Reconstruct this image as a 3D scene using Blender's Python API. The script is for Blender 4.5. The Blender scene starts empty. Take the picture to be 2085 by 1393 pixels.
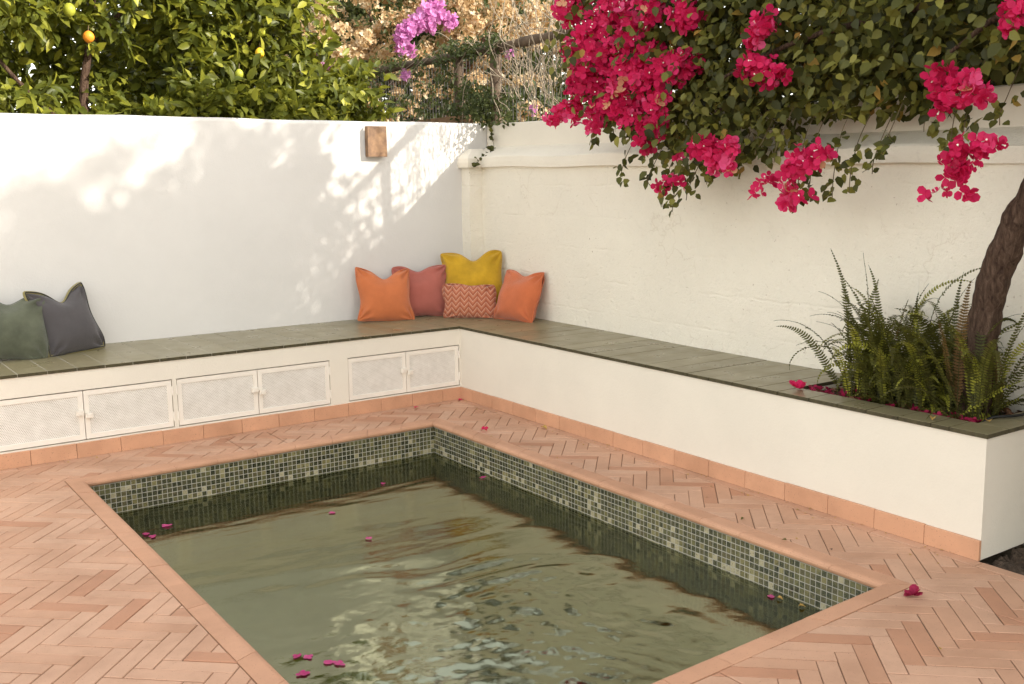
import bpy, bmesh, math, random
import numpy as np
from mathutils import Matrix, Vector
random.seed(7); RNG = np.random.default_rng(11)
scene = bpy.context.scene
R = math.radians

# ------------------------------------------------------------------ camera, sky, sun, exposure
cam_d = bpy.data.cameras.new('camera'); cam = bpy.data.objects.new('camera', cam_d)
scene.collection.objects.link(cam); scene.camera = cam
cam_d.sensor_width = 36.0; cam_d.lens = 36.0 * 2129.48 / 2085.0; cam_d.clip_start = .05; cam_d.clip_end = 500
CAM = np.array([-3.7754, -5.9651, 1.4772])
YAW, PITCH, ROLL = .6145, .1537, -.0148
def cam_axes():
    cy, sy, cp, sp = math.cos(YAW), math.sin(YAW), math.cos(PITCH), math.sin(PITCH)
    f = np.array([sy*cp, cy*cp, -sp]); r = np.array([cy, -sy, 0.]); u = np.cross(r, f)
    c, s = math.cos(ROLL), math.sin(ROLL)
    return f, r*c+u*s, -r*s+u*c
CF, CR, CU = cam_axes()
m = Matrix.Identity(4)
for i in range(3):
    m[i][0], m[i][1], m[i][2], m[i][3] = CR[i], CU[i], -CF[i], CAM[i]
cam.matrix_world = m

SUN = Vector((.50, -.75, .46)).normalized()            # towards the sun
world = bpy.data.worlds.new('World'); scene.world = world; world.use_nodes = True
wn = world.node_tree.nodes; wl = world.node_tree.links
bg = wn['Background']; sky = wn.new('ShaderNodeTexSky'); sky.sky_type = 'NISHITA'; sky.sun_disc = False
sky.sun_elevation = math.asin(SUN.z); sky.sun_rotation = math.atan2(SUN.x, SUN.y)
sky.air_density = 1.0; sky.dust_density = .6; sky.ozone_density = .6
hs = wn.new('ShaderNodeHueSaturation'); hs.inputs['Saturation'].default_value = .30
tint = wn.new('ShaderNodeMix'); tint.data_type = 'RGBA'; tint.blend_type = 'MULTIPLY'
tint.inputs[0].default_value = 1.0; tint.inputs[7].default_value = (1.0, .95, .86, 1)
wl.new(sky.outputs[0], hs.inputs['Color']); wl.new(hs.outputs[0], tint.inputs[6]); wl.new(tint.outputs[2], bg.inputs['Color'])
bg.inputs['Strength'].default_value = .15
sun_d = bpy.data.lights.new('sun', 'SUN'); sun = bpy.data.objects.new('sun', sun_d); scene.collection.objects.link(sun)
sun_d.energy = 2.0; sun_d.angle = R(1.0); sun_d.color = (1.0, .935, .83)
sun.rotation_euler = SUN.to_track_quat('Z', 'Y').to_euler()
scene.view_settings.view_transform = 'Standard'; scene.view_settings.look = 'None'
scene.view_settings.gamma = 1; scene.view_settings.exposure = 2.05
scene.cycles.max_bounces = 10; scene.cycles.diffuse_bounces = 5; scene.cycles.glossy_bounces = 4
scene.cycles.transmission_bounces = 6; scene.cycles.transparent_max_bounces = 8
scene.cycles.sample_clamp_indirect = 6.0

# ------------------------------------------------------------------ materials
def nt(name):
    mt = bpy.data.materials.new(name); mt.use_nodes = True
    t = mt.node_tree; return mt, t, t.nodes, t.links, t.nodes['Principled BSDF']
def mathn(t, op, a, b=None, c=None):
    n = t.nodes.new('ShaderNodeMath'); n.operation = op
    for i, v in enumerate((a, b, c)):
        if v is None: continue
        if isinstance(v, (int, float)): n.inputs[i].default_value = v
        else: t.links.new(v, n.inputs[i])
    return n.outputs[0]
def noise(t, scale, detail=4, rough=.6, vec=None, dist=0):
    n = t.nodes.new('ShaderNodeTexNoise'); n.inputs['Scale'].default_value = scale
    n.inputs['Detail'].default_value = detail; n.inputs['Roughness'].default_value = rough
    n.inputs['Distortion'].default_value = dist
    if vec is None:
        g = t.nodes.new('ShaderNodeNewGeometry'); vec = g.outputs['Position']
    t.links.new(vec, n.inputs['Vector']); return n.outputs['Fac']
def ramp(t, fac, stops):
    n = t.nodes.new('ShaderNodeValToRGB'); e = n.color_ramp.elements
    while len(e) < len(stops): e.new(.5)
    for k, (p, c) in enumerate(stops):
        e[k].position = p; e[k].color = (*c, 1) if len(c) == 3 else c
    t.links.new(fac, n.inputs[0]); return n.outputs[0]
def mix(t, fac, a, b, mode='MIX'):
    n = t.nodes.new('ShaderNodeMix'); n.data_type = 'RGBA'; n.blend_type = mode
    for sock, v in ((n.inputs[0], fac), (n.inputs[6], a), (n.inputs[7], b)):
        if isinstance(v, (int, float)): sock.default_value = v
        elif isinstance(v, tuple): sock.default_value = (*v, 1)
        else: t.links.new(v, sock)
    return n.outputs[2]
def bump(t, height, strength, dist, bs):
    n = t.nodes.new('ShaderNodeBump'); n.inputs['Strength'].default_value = strength
    n.inputs['Distance'].default_value = dist
    t.links.new(height, n.inputs['Height']); t.links.new(n.outputs[0], bs.inputs['Normal']); return n
def attr(t, name='rnd'):
    n = t.nodes.new('ShaderNodeAttribute'); n.attribute_name = name; return n.outputs['Fac']
def simple(name, col, rough=.7, var=.12, scale=8, bs=.15, bd=.002, bscale=120, spec=.3):
    mt, t, N, L, b = nt(name)
    f = noise(t, scale)
    c = ramp(t, f, [(.3, tuple(x*(1-var) for x in col)), (.7, tuple(min(1, x*(1+var)) for x in col))])
    L.new(c, b.inputs['Base Color']); b.inputs['Roughness'].default_value = rough
    b.inputs['Specular IOR Level'].default_value = spec
    if bs: bump(t, noise(t, bscale, 3), bs, bd, b)
    return mt
M = {}
def plaster(name, col, fine, lump, course=False, stain=.0):
    mt, t, N, L, b = nt(name)
    f1 = noise(t, 2.2, 5); f2 = noise(t, 26, 5, .65)
    c = ramp(t, f1, [(.3, tuple(x*.94 for x in col)), (.7, col)])
    c = mix(t, mathn(t, 'MULTIPLY', ramp(t, f2, [(.58, (0, 0, 0)), (.75, (1, 1, 1))]), stain), c, tuple(x*.72 for x in col))
    L.new(c, b.inputs['Base Color']); b.inputs['Roughness'].default_value = .85; b.inputs['Specular IOR Level'].default_value = .15
    h = mathn(t, 'ADD', mathn(t, 'MULTIPLY', noise(t, 95, 4, .7), fine), mathn(t, 'MULTIPLY', noise(t, 7, 4, .6), lump))
    if course:
        g = N.new('ShaderNodeNewGeometry'); sp = N.new('ShaderNodeSeparateXYZ'); L.new(g.outputs['Position'], sp.inputs[0])
        cb = N.new('ShaderNodeCombineXYZ')
        wob = mathn(t, 'MULTIPLY', mathn(t, 'SUBTRACT', noise(t, 7, 3), .5), .035)
        L.new(mathn(t, 'ADD', sp.outputs['Y'], wob), cb.inputs[0]); L.new(mathn(t, 'ADD', sp.outputs['Z'], wob), cb.inputs[1])
        br = N.new('ShaderNodeTexBrick'); L.new(cb.outputs[0], br.inputs['Vector'])
        br.inputs['Scale'].default_value = 1; br.inputs['Brick Width'].default_value = .42; br.inputs['Row Height'].default_value = .205
        br.inputs['Mortar Size'].default_value = .012; br.inputs['Mortar Smooth'].default_value = 1.0; br.offset = .5
        msk = ramp(t, noise(t, 3.1, 3), [(.42, (0, 0, 0)), (.62, (1, 1, 1))])
        h = mathn(t, 'SUBTRACT', h, mathn(t, 'MULTIPLY', mathn(t, 'MULTIPLY', br.outputs['Fac'], msk), .55))
        # hairline cracks and pits in the old render
        vo = N.new('ShaderNodeTexVoronoi'); vo.feature = 'DISTANCE_TO_EDGE'; vo.inputs['Scale'].default_value = 2.3
        nv = N.new('ShaderNodeTexNoise'); nv.inputs['Scale'].default_value = 6; nv.inputs['Detail'].default_value = 5
        va = N.new('ShaderNodeVectorMath'); va.operation = 'MULTIPLY_ADD'; L.new(nv.outputs['Color'], va.inputs[0])
        va.inputs[1].default_value = (.35, .35, .35); L.new(g.outputs['Position'], va.inputs[2]); L.new(g.outputs['Position'], nv.inputs['Vector'])
        L.new(va.outputs[0], vo.inputs['Vector'])
        cr = ramp(t, vo.outputs['Distance'], [(.0, (1, 1, 1)), (.012, (0, 0, 0))])
        cm = mathn(t, 'MULTIPLY', cr, ramp(t, noise(t, 1.7, 3), [(.52, (0, 0, 0)), (.6, (1, 1, 1))]))
        h = mathn(t, 'SUBTRACT', h, mathn(t, 'MULTIPLY', cm, .35))
        pit = ramp(t, noise(t, 38, 3, .55), [(.62, (0, 0, 0)), (.70, (1, 1, 1))])
        h = mathn(t, 'SUBTRACT', h, mathn(t, 'MULTIPLY', pit, .6)); h = mathn(t, 'ADD', h, mathn(t, 'MULTIPLY', noise(t, 42, 5, .75), 1.5))
        spk = mathn(t, 'MULTIPLY', ramp(t, noise(t, 55, 2, .5), [(.70, (0, 0, 0)), (.74, (1, 1, 1))]), ramp(t, noise(t, 4, 3), [(.45, (0, 0, 0)), (.65, (1, 1, 1))]))
        c = mix(t, mathn(t, 'MULTIPLY', spk, .6), c, (.30, .20, .11)); c = mix(t, mathn(t, 'MULTIPLY', cm, .22), c, (.45, .34, .22)); L.new(c, b.inputs['Base Color'])
    bump(t, h, .8, .006, b)
    return mt
M['white'] = plaster('white_plaster', (.68, .655, .62), .25, .35)
M['cream'] = plaster('cream_rough_plaster', (.88, .82, .70), .9, 1.2, True, .22)
M['creamcap'] = plaster('cream_cap_plaster', (.83, .765, .65), .9, 1.5, False, .35)
M['bench'] = plaster('bench_plaster', (.76, .70, .60), .25, .7, False, .10)
M['paint'] = simple('cream_metal_paint', (.79, .73, .645), .45, .04, 6, .05)
M['soil'] = simple('soil', (.075, .052, .036), .95, .5, 30, 1.0, .03, 45)
M['ground'] = simple('earth', (.16, .12, .075), .95, .4, 3, .8, .03, 20)
M['grout'] = simple('sand_grout', (.24, .15, .095), .95, .25, 20, .4, .003, 200)
M['tilegrout'] = simple('pale_grout', (.43, .40, .34), .9, .1, 20, .2)
M['dark'] = simple('dark_recess', (.10, .09, .075), .9, .2, 8)

def terracotta(name, lo, hi, dark):
    mt, t, N, L, b = nt(name)
    r = attr(t)
    c = ramp(t, r, [(0, dark), (.07, dark), (.14, lo), (1, hi)])
    f = noise(t, 14, 5, .7); c = mix(t, mathn(t, 'MULTIPLY', f, .5), c, tuple(x*.72 for x in lo))
    blotch = ramp(t, noise(t, 3.2, 4, .6), [(.30, (.82, .80, .78)), (.52, (.98, .98, .98)), (.72, (1.08, 1.07, 1.06))]); c = mix(t, 1.0, c, blotch, 'MULTIPLY')
    pit = ramp(t, noise(t, 170, 2, .5), [(.66, (0, 0, 0)), (.72, (1, 1, 1))])
    c = mix(t, mathn(t, 'MULTIPLY', pit, .65), c, tuple(x*.35 for x in lo))
    L.new(c, b.inputs['Base Color'])
    b.inputs['Roughness'].default_value = .62; b.inputs['Specular IOR Level'].default_value = .3
    bump(t, mathn(t, 'SUBTRACT', noise(t, 60, 4, .7), mathn(t, 'MULTIPLY', pit, .8)), .3, .003, b)
    return mt
M['brick'] = terracotta('terracotta_brick', (.55, .308, .195), (.625, .385, .262), (.485, .238, .14))
M['skirt'] = terracotta('terracotta_skirting', (.605, .325, .195), (.655, .36, .22), (.585, .31, .185))
M['coping'] = terracotta('terracotta_coping', (.56, .30, .182), (.62, .34, .212), (.54, .29, .176))

def slab_mat():
    mt, t, N, L, b = nt('olive_glazed_tile'); r = attr(t)
    c = ramp(t, r, [(0, (.215, .182, .098)), (1, (.275, .235, .132))])
    f = noise(t, 9, 5, .6); c = mix(t, mathn(t, 'MULTIPLY', f, .55), c, (.18, .152, .088))
    L.new(c, b.inputs['Base Color'])
    L.new(ramp(t, noise(t, 6, 4), [(.3, (.24,)*3), (.7, (.44,)*3)]), b.inputs['Roughness'])
    bump(t, noise(t, 30, 3), .12, .004, b); return mt
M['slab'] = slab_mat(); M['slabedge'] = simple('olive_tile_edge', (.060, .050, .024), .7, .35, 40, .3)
M['sgrout'] = simple('seat_grout', (.42, .385, .31), .9, .15, 20, .2)

def chip_mat():
    mt, t, N, L, b = nt('mosaic_glass'); r = attr(t)
    c = ramp(t, r, [(0, (.016, .020, .014)), (.28, (.036, .040, .024)), (.42, (.085, .070, .038)), (.58, (.085, .086, .040)), (.78, (.16, .135, .058)), (.90, (.26, .225, .11)), (1, (.46, .40, .28))])
    f = noise(t, 75, 4, .7, dist=1.5)
    c = mix(t, ramp(t, f, [(.46, (0, 0, 0)), (.68, (.5, .5, .5))]), c, (.28, .235, .10))
    c = mix(t, ramp(t, noise(t, 110, 3, .6), [(.30, (.8, .8, .8)), (.45, (0, 0, 0))]), c, (.02, .022, .016))
    L.new(c, b.inputs['Base Color']); b.inputs['Roughness'].default_value = .16; b.inputs['Specular IOR Level'].default_value = .6
    bump(t, noise(t, 70, 2), .25, .003, b); return mt
M['chip'] = chip_mat()
def shell_mat():           # the pool's shell below the last row of chips that can be told apart
    mt, t, N, L, b = nt('pool_shell')
    tc = N.new('ShaderNodeUVMap'); br = N.new('ShaderNodeTexBrick'); L.new(tc.outputs[0], br.inputs['Vector'])
    br.offset = 0; br.inputs['Scale'].default_value = 1; br.inputs['Brick Width'].default_value = .0265; br.inputs['Row Height'].default_value = .0265
    br.inputs['Mortar Size'].default_value = .0022; br.inputs['Mortar Smooth'].default_value = .1
    br.inputs['Color1'].default_value = (.020, .028, .020, 1); br.inputs['Color2'].default_value = (.075, .09, .055, 1); br.inputs['Mortar'].default_value = (.20, .22, .18, 1)
    L.new(br.outputs['Color'], b.inputs['Base Color']); b.inputs['Roughness'].default_value = .3; return mt
M['shell'] = shell_mat()
M['poolfloor'] = simple('pool_floor_plaster', (.21, .225, .105), .8, .25, 3, .1)

def water_mat():
    mt, t, N, L, b = nt('pool_water'); N.remove(b); out = N['Material Output']
    gl = N.new('ShaderNodeBsdfGlossy'); gl.inputs['Roughness'].default_value = .015; gl.inputs['Color'].default_value = (.86, .90, .64, 1)
    rf = N.new('ShaderNodeBsdfRefraction'); rf.inputs['IOR'].default_value = 1.33; rf.inputs['Roughness'].default_value = .0; rf.inputs['Color'].default_value = (.62, .74, .46, 1)
    fr = N.new('ShaderNodeFresnel'); fr.inputs['IOR'].default_value = 3.3
    bp = N.new('ShaderNodeBump'); bp.inputs['Strength'].default_value = .07; bp.inputs['Distance'].default_value = .01
    L.new(noise(t, 34, 4, .6), bp.inputs['Height'])
    for s in (gl, rf, fr): L.new(bp.outputs[0], s.inputs['Normal'])
    ms = N.new('ShaderNodeMixShader'); L.new(fr.outputs[0], ms.inputs[0]); L.new(rf.outputs[0], ms.inputs[1]); L.new(gl.outputs[0], ms.inputs[2])
    L.new(ms.outputs[0], out.inputs['Surface']); return mt
M['water'] = water_mat()

def leaf_mat(name, stops, trans=.35, rough=.45, tcol=None):
    mt, t, N, L, b = nt(name); out = N['Material Output']
    r = attr(t); c = ramp(t, r, stops)
    c = mix(t, mathn(t, 'MULTIPLY', noise(t, 40, 3), .35), c, tuple(x*.6 for x in stops[0][1]))
    L.new(c, b.inputs['Base Color']); b.inputs['Roughness'].default_value = rough; b.inputs['Specular IOR Level'].default_value = .22
    tr = N.new('ShaderNodeBsdfTranslucent'); tt = mix(t, .6, c, tcol, 'MIX') if tcol else c
    L.new(tt, tr.inputs['Color'])
    ms = N.new('ShaderNodeMixShader'); ms.inputs[0].default_value = trans
    L.new(b.outputs[0], ms.inputs[1]); L.new(tr.outputs[0], ms.inputs[2]); L.new(ms.outputs[0], out.inputs['Surface']); return mt
M['bougleaf'] = leaf_mat('bougainvillea_leaf', [(0, (.020, .023, .006)), (.42, (.088, .092, .020)), (.85, (.25, .235, .046)), (.97, (.30, .27, .05)), (1, (.42, .22, .05))], .25, .5, (.17, .17, .025))
M['citrus'] = leaf_mat('citrus_leaf', [(0, (.045, .060, .011)), (.5, (.15, .165, .024)), (1, (.60, .57, .07))], .36, .4, (.40, .40, .04))
M['hedge'] = leaf_mat('hedge_leaf', [(0, (.03, .045, .014)), (1, (.09, .105, .03))], .3, .5, (.12, .13, .03))
M['fern'] = leaf_mat('fern_leaf', [(0, (.17, .09, .035)), (.06, (.15, .085, .035)), (.10, (.036, .042, .010)), (.6, (.115, .126, .022)), (1, (.44, .44, .055))], .3, .5, (.18, .2, .03))
M['pink'] = leaf_mat('magenta_bract', [(0, (.42, .008, .06)), (.35, (.66, .014, .11)), (.7, (.80, .035, .17)), (.93, (.88, .13, .33)), (.96, (.72, .42, .22)), (1, (.80, .55, .30))], .4, .55, (.88, .05, .18))
M['wilted'] = leaf_mat('wilted_bract', [(0, (.34, .012, .06)), (1, (.42, .03, .09))], .3, .6, (.4, .03, .08))
M['floating'] = leaf_mat('wet_bract', [(0, (.62, .03, .20)), (1, (.86, .16, .42))], .35, .3, (.85, .1, .35))
M['violet'] = leaf_mat('violet_bract', [(0, (.58, .18, .46)), (1, (.80, .40, .70))], .4, .6, (.85, .35, .7))
M['drybract'] = leaf_mat('dry_bract', [(0, (.30, .18, .08)), (.4, (.70, .52, .29)), (1, (.96, .88, .68))], .4, .7, (.8, .55, .28))
M['stamen'] = simple('flower_white', (.8, .78, .68), .6, .05, 8, 0)
def bark_mat():
    mt, t, N, L, b = nt('bark'); tc = N.new('ShaderNodeTexCoord'); mp = N.new('ShaderNodeMapping'); mp.inputs['Scale'].default_value = (1, 1, .28); L.new(tc.outputs['Object'], mp.inputs[0])
    f = noise(t, 48, 6, .7, mp.outputs[0], 1.2); c = ramp(t, f, [(.32, (.038, .022, .016)), (.5, (.105, .064, .044)), (.72, (.19, .125, .088))])
    L.new(c, b.inputs['Base Color']); b.inputs['Roughness'].default_value = .92; b.inputs['Specular IOR Level'].default_value = .15; bump(t, f, 1.0, .03, b); return mt
M['bark'] = bark_mat()
M['twig'] = simple('dry_twig', (.34, .275, .20), .9, .25, 14, .2)
M['greentwig'] = simple('green_twig', (.12, .09, .045), .8, .25, 14, .2)
M['wood'] = simple('weathered_wood', (.115, .08, .055), .9, .35, 12, .6, .01, 40)
M['board'] = simple('brown_board', (.22, .13, .07), .9, .3, 12, .4, .006, 40)
M['wire'] = simple('fence_wire', (.07, .065, .06), .6, .2, 10, 0)
M['cable'] = simple('black_cable', (.012, .012, .012), .5, .1, 10, 0)
M['orange_fruit'] = simple('orange_peel', (.75, .26, .025), .45, .1, 10, .2, .002, 260)
M['yellow_fruit'] = simple('lemon_peel', (.72, .46, .03), .45, .1, 10, .2, .002, 260)
M['green_fruit'] = simple('green_peel', (.34, .36, .04), .45, .1, 10, .2, .002, 260)
M['deadleaf'] = simple('dead_leaf', (.42, .26, .07), .8, .3, 60, .2)
M['copper'] = None
def fabric(name, col, var=.1, weave=420, rough=.95, sheen=.25):
    mt, t, N, L, b = nt(name)
    tc = N.new('ShaderNodeTexCoord'); o = tc.outputs['Object']
    c = ramp(t, noise(t, 9, 4, .6, o), [(.3, tuple(x*(1-var) for x in col)), (.7, tuple(x*(1+var) for x in col))])
    w = noise(t, weave, 2, .5, o); c = mix(t, mathn(t, 'MULTIPLY', w, .35), c, tuple(x*.6 for x in col))
    L.new(c, b.inputs['Base Color']); b.inputs['Roughness'].default_value = rough; b.inputs['Specular IOR Level'].default_value = .1
    b.inputs['Sheen Weight'].default_value = sheen; b.inputs['Sheen Roughness'].default_value = .5
    bump(t, mathn(t, 'ADD', w, mathn(t, 'MULTIPLY', noise(t, 13, 3, .5, o), 1.6)), .5, .006, b); return mt
M['c_orange'] = fabric('orange_linen', (.56, .165, .060)); M['c_orange2'] = fabric('coral_linen', (.58, .155, .062))
M['c_pink'] = fabric('rose_linen', (.42, .125, .095)); M['c_yellow'] = fabric('mustard_wool', (.53, .31, .022), .22, 260)
M['c_grey'] = fabric('grey_velvet', (.088, .079, .080)); M['c_green'] = fabric('green_velvet', (.105, .112, .075), .3)
M['c_gold'] = fabric('gold_tape', (.26, .22, .09)); M['c_black'] = fabric('black_cord', (.03, .028, .028))
def chevron():
    mt, t, N, L, b = nt('chevron_weave')
    tc = N.new('ShaderNodeTexCoord'); sp = N.new('ShaderNodeSeparateXYZ'); L.new(tc.outputs['Object'], sp.inputs[0])
    u = mathn(t, 'FRACT', mathn(t, 'MULTIPLY', sp.outputs['X'], 16.2))
    zig = mathn(t, 'ABSOLUTE', mathn(t, 'SUBTRACT', u, .5))
    ph = mathn(t, 'SUBTRACT', mathn(t, 'MULTIPLY', sp.outputs['Z'], 26.0), mathn(t, 'MULTIPLY', zig, 2.0))
    s = mathn(t, 'FRACT', ph)
    c = ramp(t, s, [(0, (.34, .085, .04)), (.36, (.37, .10, .047)), (.42, (.50, .19, .10)), (.76, (.48, .17, .09)), (.80, (.68, .47, .34)), (.87, (.64, .42, .30)), (.91, (.34, .085, .04))])
    seam = ramp(t, mathn(t, 'MINIMUM', u, mathn(t, 'SUBTRACT', 1.0, u)), [(.0, (1, 1, 1)), (.07, (0, 0, 0))])
    c = mix(t, mathn(t, 'MULTIPLY', seam, .6), c, (.20, .05, .03))
    c = mix(t, mathn(t, 'MULTIPLY', noise(t, 240, 2, .5, tc.outputs['Object']), .35), c, (.32, .1, .05))
    L.new(c, b.inputs['Base Color']); b.inputs['Roughness'].default_value = .95; b.inputs['Sheen Weight'].default_value = .2
    bump(t, mathn(t, 'ADD', s, noise(t, 200, 2, .5, tc.outputs['Object'])), .4, .003, b); return mt
M['c_chev'] = chevron()
def perforated():
    mt, t, N, L, b = nt('perforated_sheet')
    g = N.new('ShaderNodeNewGeometry'); sp = N.new('ShaderNodeSeparateXYZ'); L.new(g.outputs['Position'], sp.inputs[0])
    P = .0095
    row = mathn(t, 'FLOOR', mathn(t, 'MULTIPLY', sp.outputs['Z'], 1/(P*.866)))
    off = mathn(t, 'MULTIPLY', mathn(t, 'MODULO', row, 2.0), .5)
    u = mathn(t, 'SUBTRACT', mathn(t, 'FRACT', mathn(t, 'ADD', mathn(t, 'MULTIPLY', mathn(t, 'ADD', sp.outputs['X'], 20), 1/P), off)), .5)
    v = mathn(t, 'MULTIPLY', mathn(t, 'SUBTRACT', mathn(t, 'FRACT', mathn(t, 'MULTIPLY', sp.outputs['Z'], 1/(P*.866))), .5), .866)
    d = mathn(t, 'SQRT', mathn(t, 'ADD', mathn(t, 'MULTIPLY', u, u), mathn(t, 'MULTIPLY', v, v)))
    hole = ramp(t, d, [(.24, (1, 1, 1)), (.30, (0, 0, 0))])
    base = ramp(t, noise(t, 18, 4, .7), [(.35, (.70, .665, .61)), (.65, (.80, .765, .71))])
    back = ramp(t, noise(t, 11, 4, .7), [(.36, (.36, .31, .24)), (.68, (.54, .49, .42))])
    L.new(mix(t, hole, base, back), b.inputs['Base Color']); b.inputs['Roughness'].default_value = .6
    bump(t, d, .4, .002, b); return mt
M['perf'] = perforated()
def copper():
    mt, t, N, L, b = nt('rusted_copper')
    c = ramp(t, noise(t, 14, 4, .6), [(.36, (.105, .055, .028)), (.52, (.19, .105, .052)), (.70, (.27, .155, .075))])
    L.new(c, b.inputs['Base Color']); b.inputs['Roughness'].default_value = .6; b.inputs['Metallic'].default_value = .15
    bump(t, noise(t, 60, 3), .2, .002, b); return mt
M['copper'] = copper()

# ------------------------------------------------------------------ mesh helpers
COL = scene.collection
def tag(o, label=None, cat=None, group=None, kind=None):
    if label: o['label'] = label
    if cat: o['category'] = cat
    if group: o['group'] = group
    if kind: o['kind'] = kind
    return o
def link(name, me, parent=None, mats=()):
    for mt in mats:
        me.materials.append(mt)
    o = bpy.data.objects.new(name, me); COL.objects.link(o)
    if parent is not None: o.parent = parent
    return o
def empty(name, loc=(0, 0, 0)):
    o = bpy.data.objects.new(name, None); COL.objects.link(o); o.location = loc; o.empty_display_size = .1; return o
def mesh(name, V, F, rnd=None, smooth=False):
    me = bpy.data.meshes.new(name); me.from_pydata([tuple(map(float, v)) for v in V], [], [tuple(f) for f in F])
    if rnd is not None:
        a = me.attributes.new('rnd', 'FLOAT', 'POINT'); a.data.foreach_set('value', np.broadcast_to(np.asarray(rnd, dtype=np.float32), (len(V),)).copy())
    if smooth: me.polygons.foreach_set('use_smooth', [True]*len(me.polygons))
    me.update(); return me
class MB:
    def __init__(s): s.V = []; s.F = []; s.r = []
    def add(s, V, F, rnd=.5):
        b = len(s.V); s.V.extend([tuple(v) for v in V]); s.F.extend([tuple(i+b for i in f) for f in F]); s.r.extend([rnd]*len(V)); return s
    def box(s, x0, x1, y0, y1, z0, z1, rnd=.5):
        V = [(x, y, z) for z in (z0, z1) for y in (y0, y1) for x in (x0, x1)]
        return s.add(V, [(0, 2, 3, 1), (4, 5, 7, 6), (0, 1, 5, 4), (2, 6, 7, 3), (0, 4, 6, 2), (1, 3, 7, 5)], rnd)
    def prism(s, poly, z0, z1, rnd=.5, ch=0.0):
        V, F = prism_geo(poly, z0, z1, ch); return s.add(V, F, rnd)
    def tube(s, pts, rads, n=6, rnd=.5, cap=True):
        V, F = tube_geo(pts, rads, n, cap); return s.add(V, F, rnd)
    def build(s, name, mat, parent=None, smooth=False):
        return link(name, mesh(name, s.V, s.F, s.r, smooth), parent, [mat])
def area2(poly):
    return sum(poly[i][0]*poly[(i+1) % len(poly)][1] - poly[(i+1) % len(poly)][0]*poly[i][1] for i in range(len(poly)))
def clip(poly, a, n):          # keep points with (p-a).n >= 0
    out = []
    for i in range(len(poly)):
        p, q = poly[i], poly[(i+1) % len(poly)]
        dp = (p[0]-a[0])*n[0]+(p[1]-a[1])*n[1]; dq = (q[0]-a[0])*n[0]+(q[1]-a[1])*n[1]
        if dp >= 0: out.append(p)
        if (dp >= 0) != (dq >= 0):
            k = dp/(dp-dq); out.append((p[0]+k*(q[0]-p[0]), p[1]+k*(q[1]-p[1])))
    return out
def inset(poly, g):
    if area2(poly) < 0: poly = poly[::-1]
    out = list(poly)
    for i in range(len(poly)):
        p, q = poly[i], poly[(i+1) % len(poly)]; d = math.hypot(q[0]-p[0], q[1]-p[1])
        if d < 1e-6: continue
        n = (-(q[1]-p[1])/d, (q[0]-p[0])/d)
        out = clip(out, (p[0]+n[0]*g, p[1]+n[1]*g), n)
        if len(out) < 3: return []
    o2 = []
    for p in out:
        if not o2 or math.hypot(p[0]-o2[-1][0], p[1]-o2[-1][1]) > 1e-5: o2.append(p)
    if len(o2) > 1 and math.hypot(o2[0][0]-o2[-1][0], o2[0][1]-o2[-1][1]) < 1e-5: o2.pop()
    return o2 if len(o2) > 2 else []
def prism_geo(poly, z0, z1, ch=0.0):
    if area2(poly) < 0: poly = poly[::-1]
    n = len(poly); V = [(x, y, z0) for x, y in poly]
    rings = [V]
    ti = inset(poly, ch) if ch else None
    if ti and len(ti) == n:
        rings += [[(x, y, z1-ch*.8) for x, y in poly], [(x, y, z1) for x, y in ti]]
    else:
        rings += [[(x, y, z1) for x, y in poly]]
    VV = [v for r_ in rings for v in r_]; F = []
    for k in range(len(rings)-1):
        for i in range(n):
            F.append((k*n+i, k*n+(i+1) % n, (k+1)*n+(i+1) % n, (k+1)*n+i))
    F.append(tuple(range((len(rings)-1)*n, len(rings)*n)))
    return VV, F
def tube_geo(pts, rads, n=6, cap=True):
    pts = [np.array(p, float) for p in pts]; V = []; F = []
    up = np.array([.3, .2, 1.]); prev = None
    for i, p in enumerate(pts):
        d = pts[min(i+1, len(pts)-1)]-pts[max(i-1, 0)]; d = d/(np.linalg.norm(d)+1e-9)
        a = (prev if prev is not None else up); a = a-d*(a@d)
        if np.linalg.norm(a) < 1e-4: a = np.array([1., .1, 0])-d*d[0]
        a = a/np.linalg.norm(a); prev = a; b = np.cross(d, a)
        r_ = rads if isinstance(rads, (int, float)) else rads[i]
        for k in range(n):
            t_ = 2*math.pi*k/n; V.append(p+(a*math.cos(t_)+b*math.sin(t_))*r_)
    for i in range(len(pts)-1):
        for k in range(n):
            F.append((i*n+k, i*n+(k+1) % n, (i+1)*n+(k+1) % n, (i+1)*n+k))
    if cap: F.append(tuple(range(n))[::-1]); F.append(tuple(range((len(pts)-1)*n, len(pts)*n)))
    return V, F
def spline(P, k=8):
    P = [np.array(p, float) for p in P]; P = [2*P[0]-P[1]]+P+[2*P[-1]-P[-2]]; out = []
    for i in range(1, len(P)-2):
        for j in range(k):
            t_ = j/k; a, b, c, d = P[i-1], P[i], P[i+1], P[i+2]
            out.append(.5*((2*b)+(c-a)*t_+(2*a-5*b+4*c-d)*t_**2+(3*b-a-3*c+d)*t_**3))
    out.append(P[-2]); return out
def frames(d, n):
    y = d/np.linalg.norm(d, axis=1, keepdims=True)
    z = n-(n*y).sum(1, keepdims=True)*y; z /= (np.linalg.norm(z, axis=1, keepdims=True)+1e-9)
    x = np.cross(y, z); return np.stack([x, y, z], axis=2)
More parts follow.
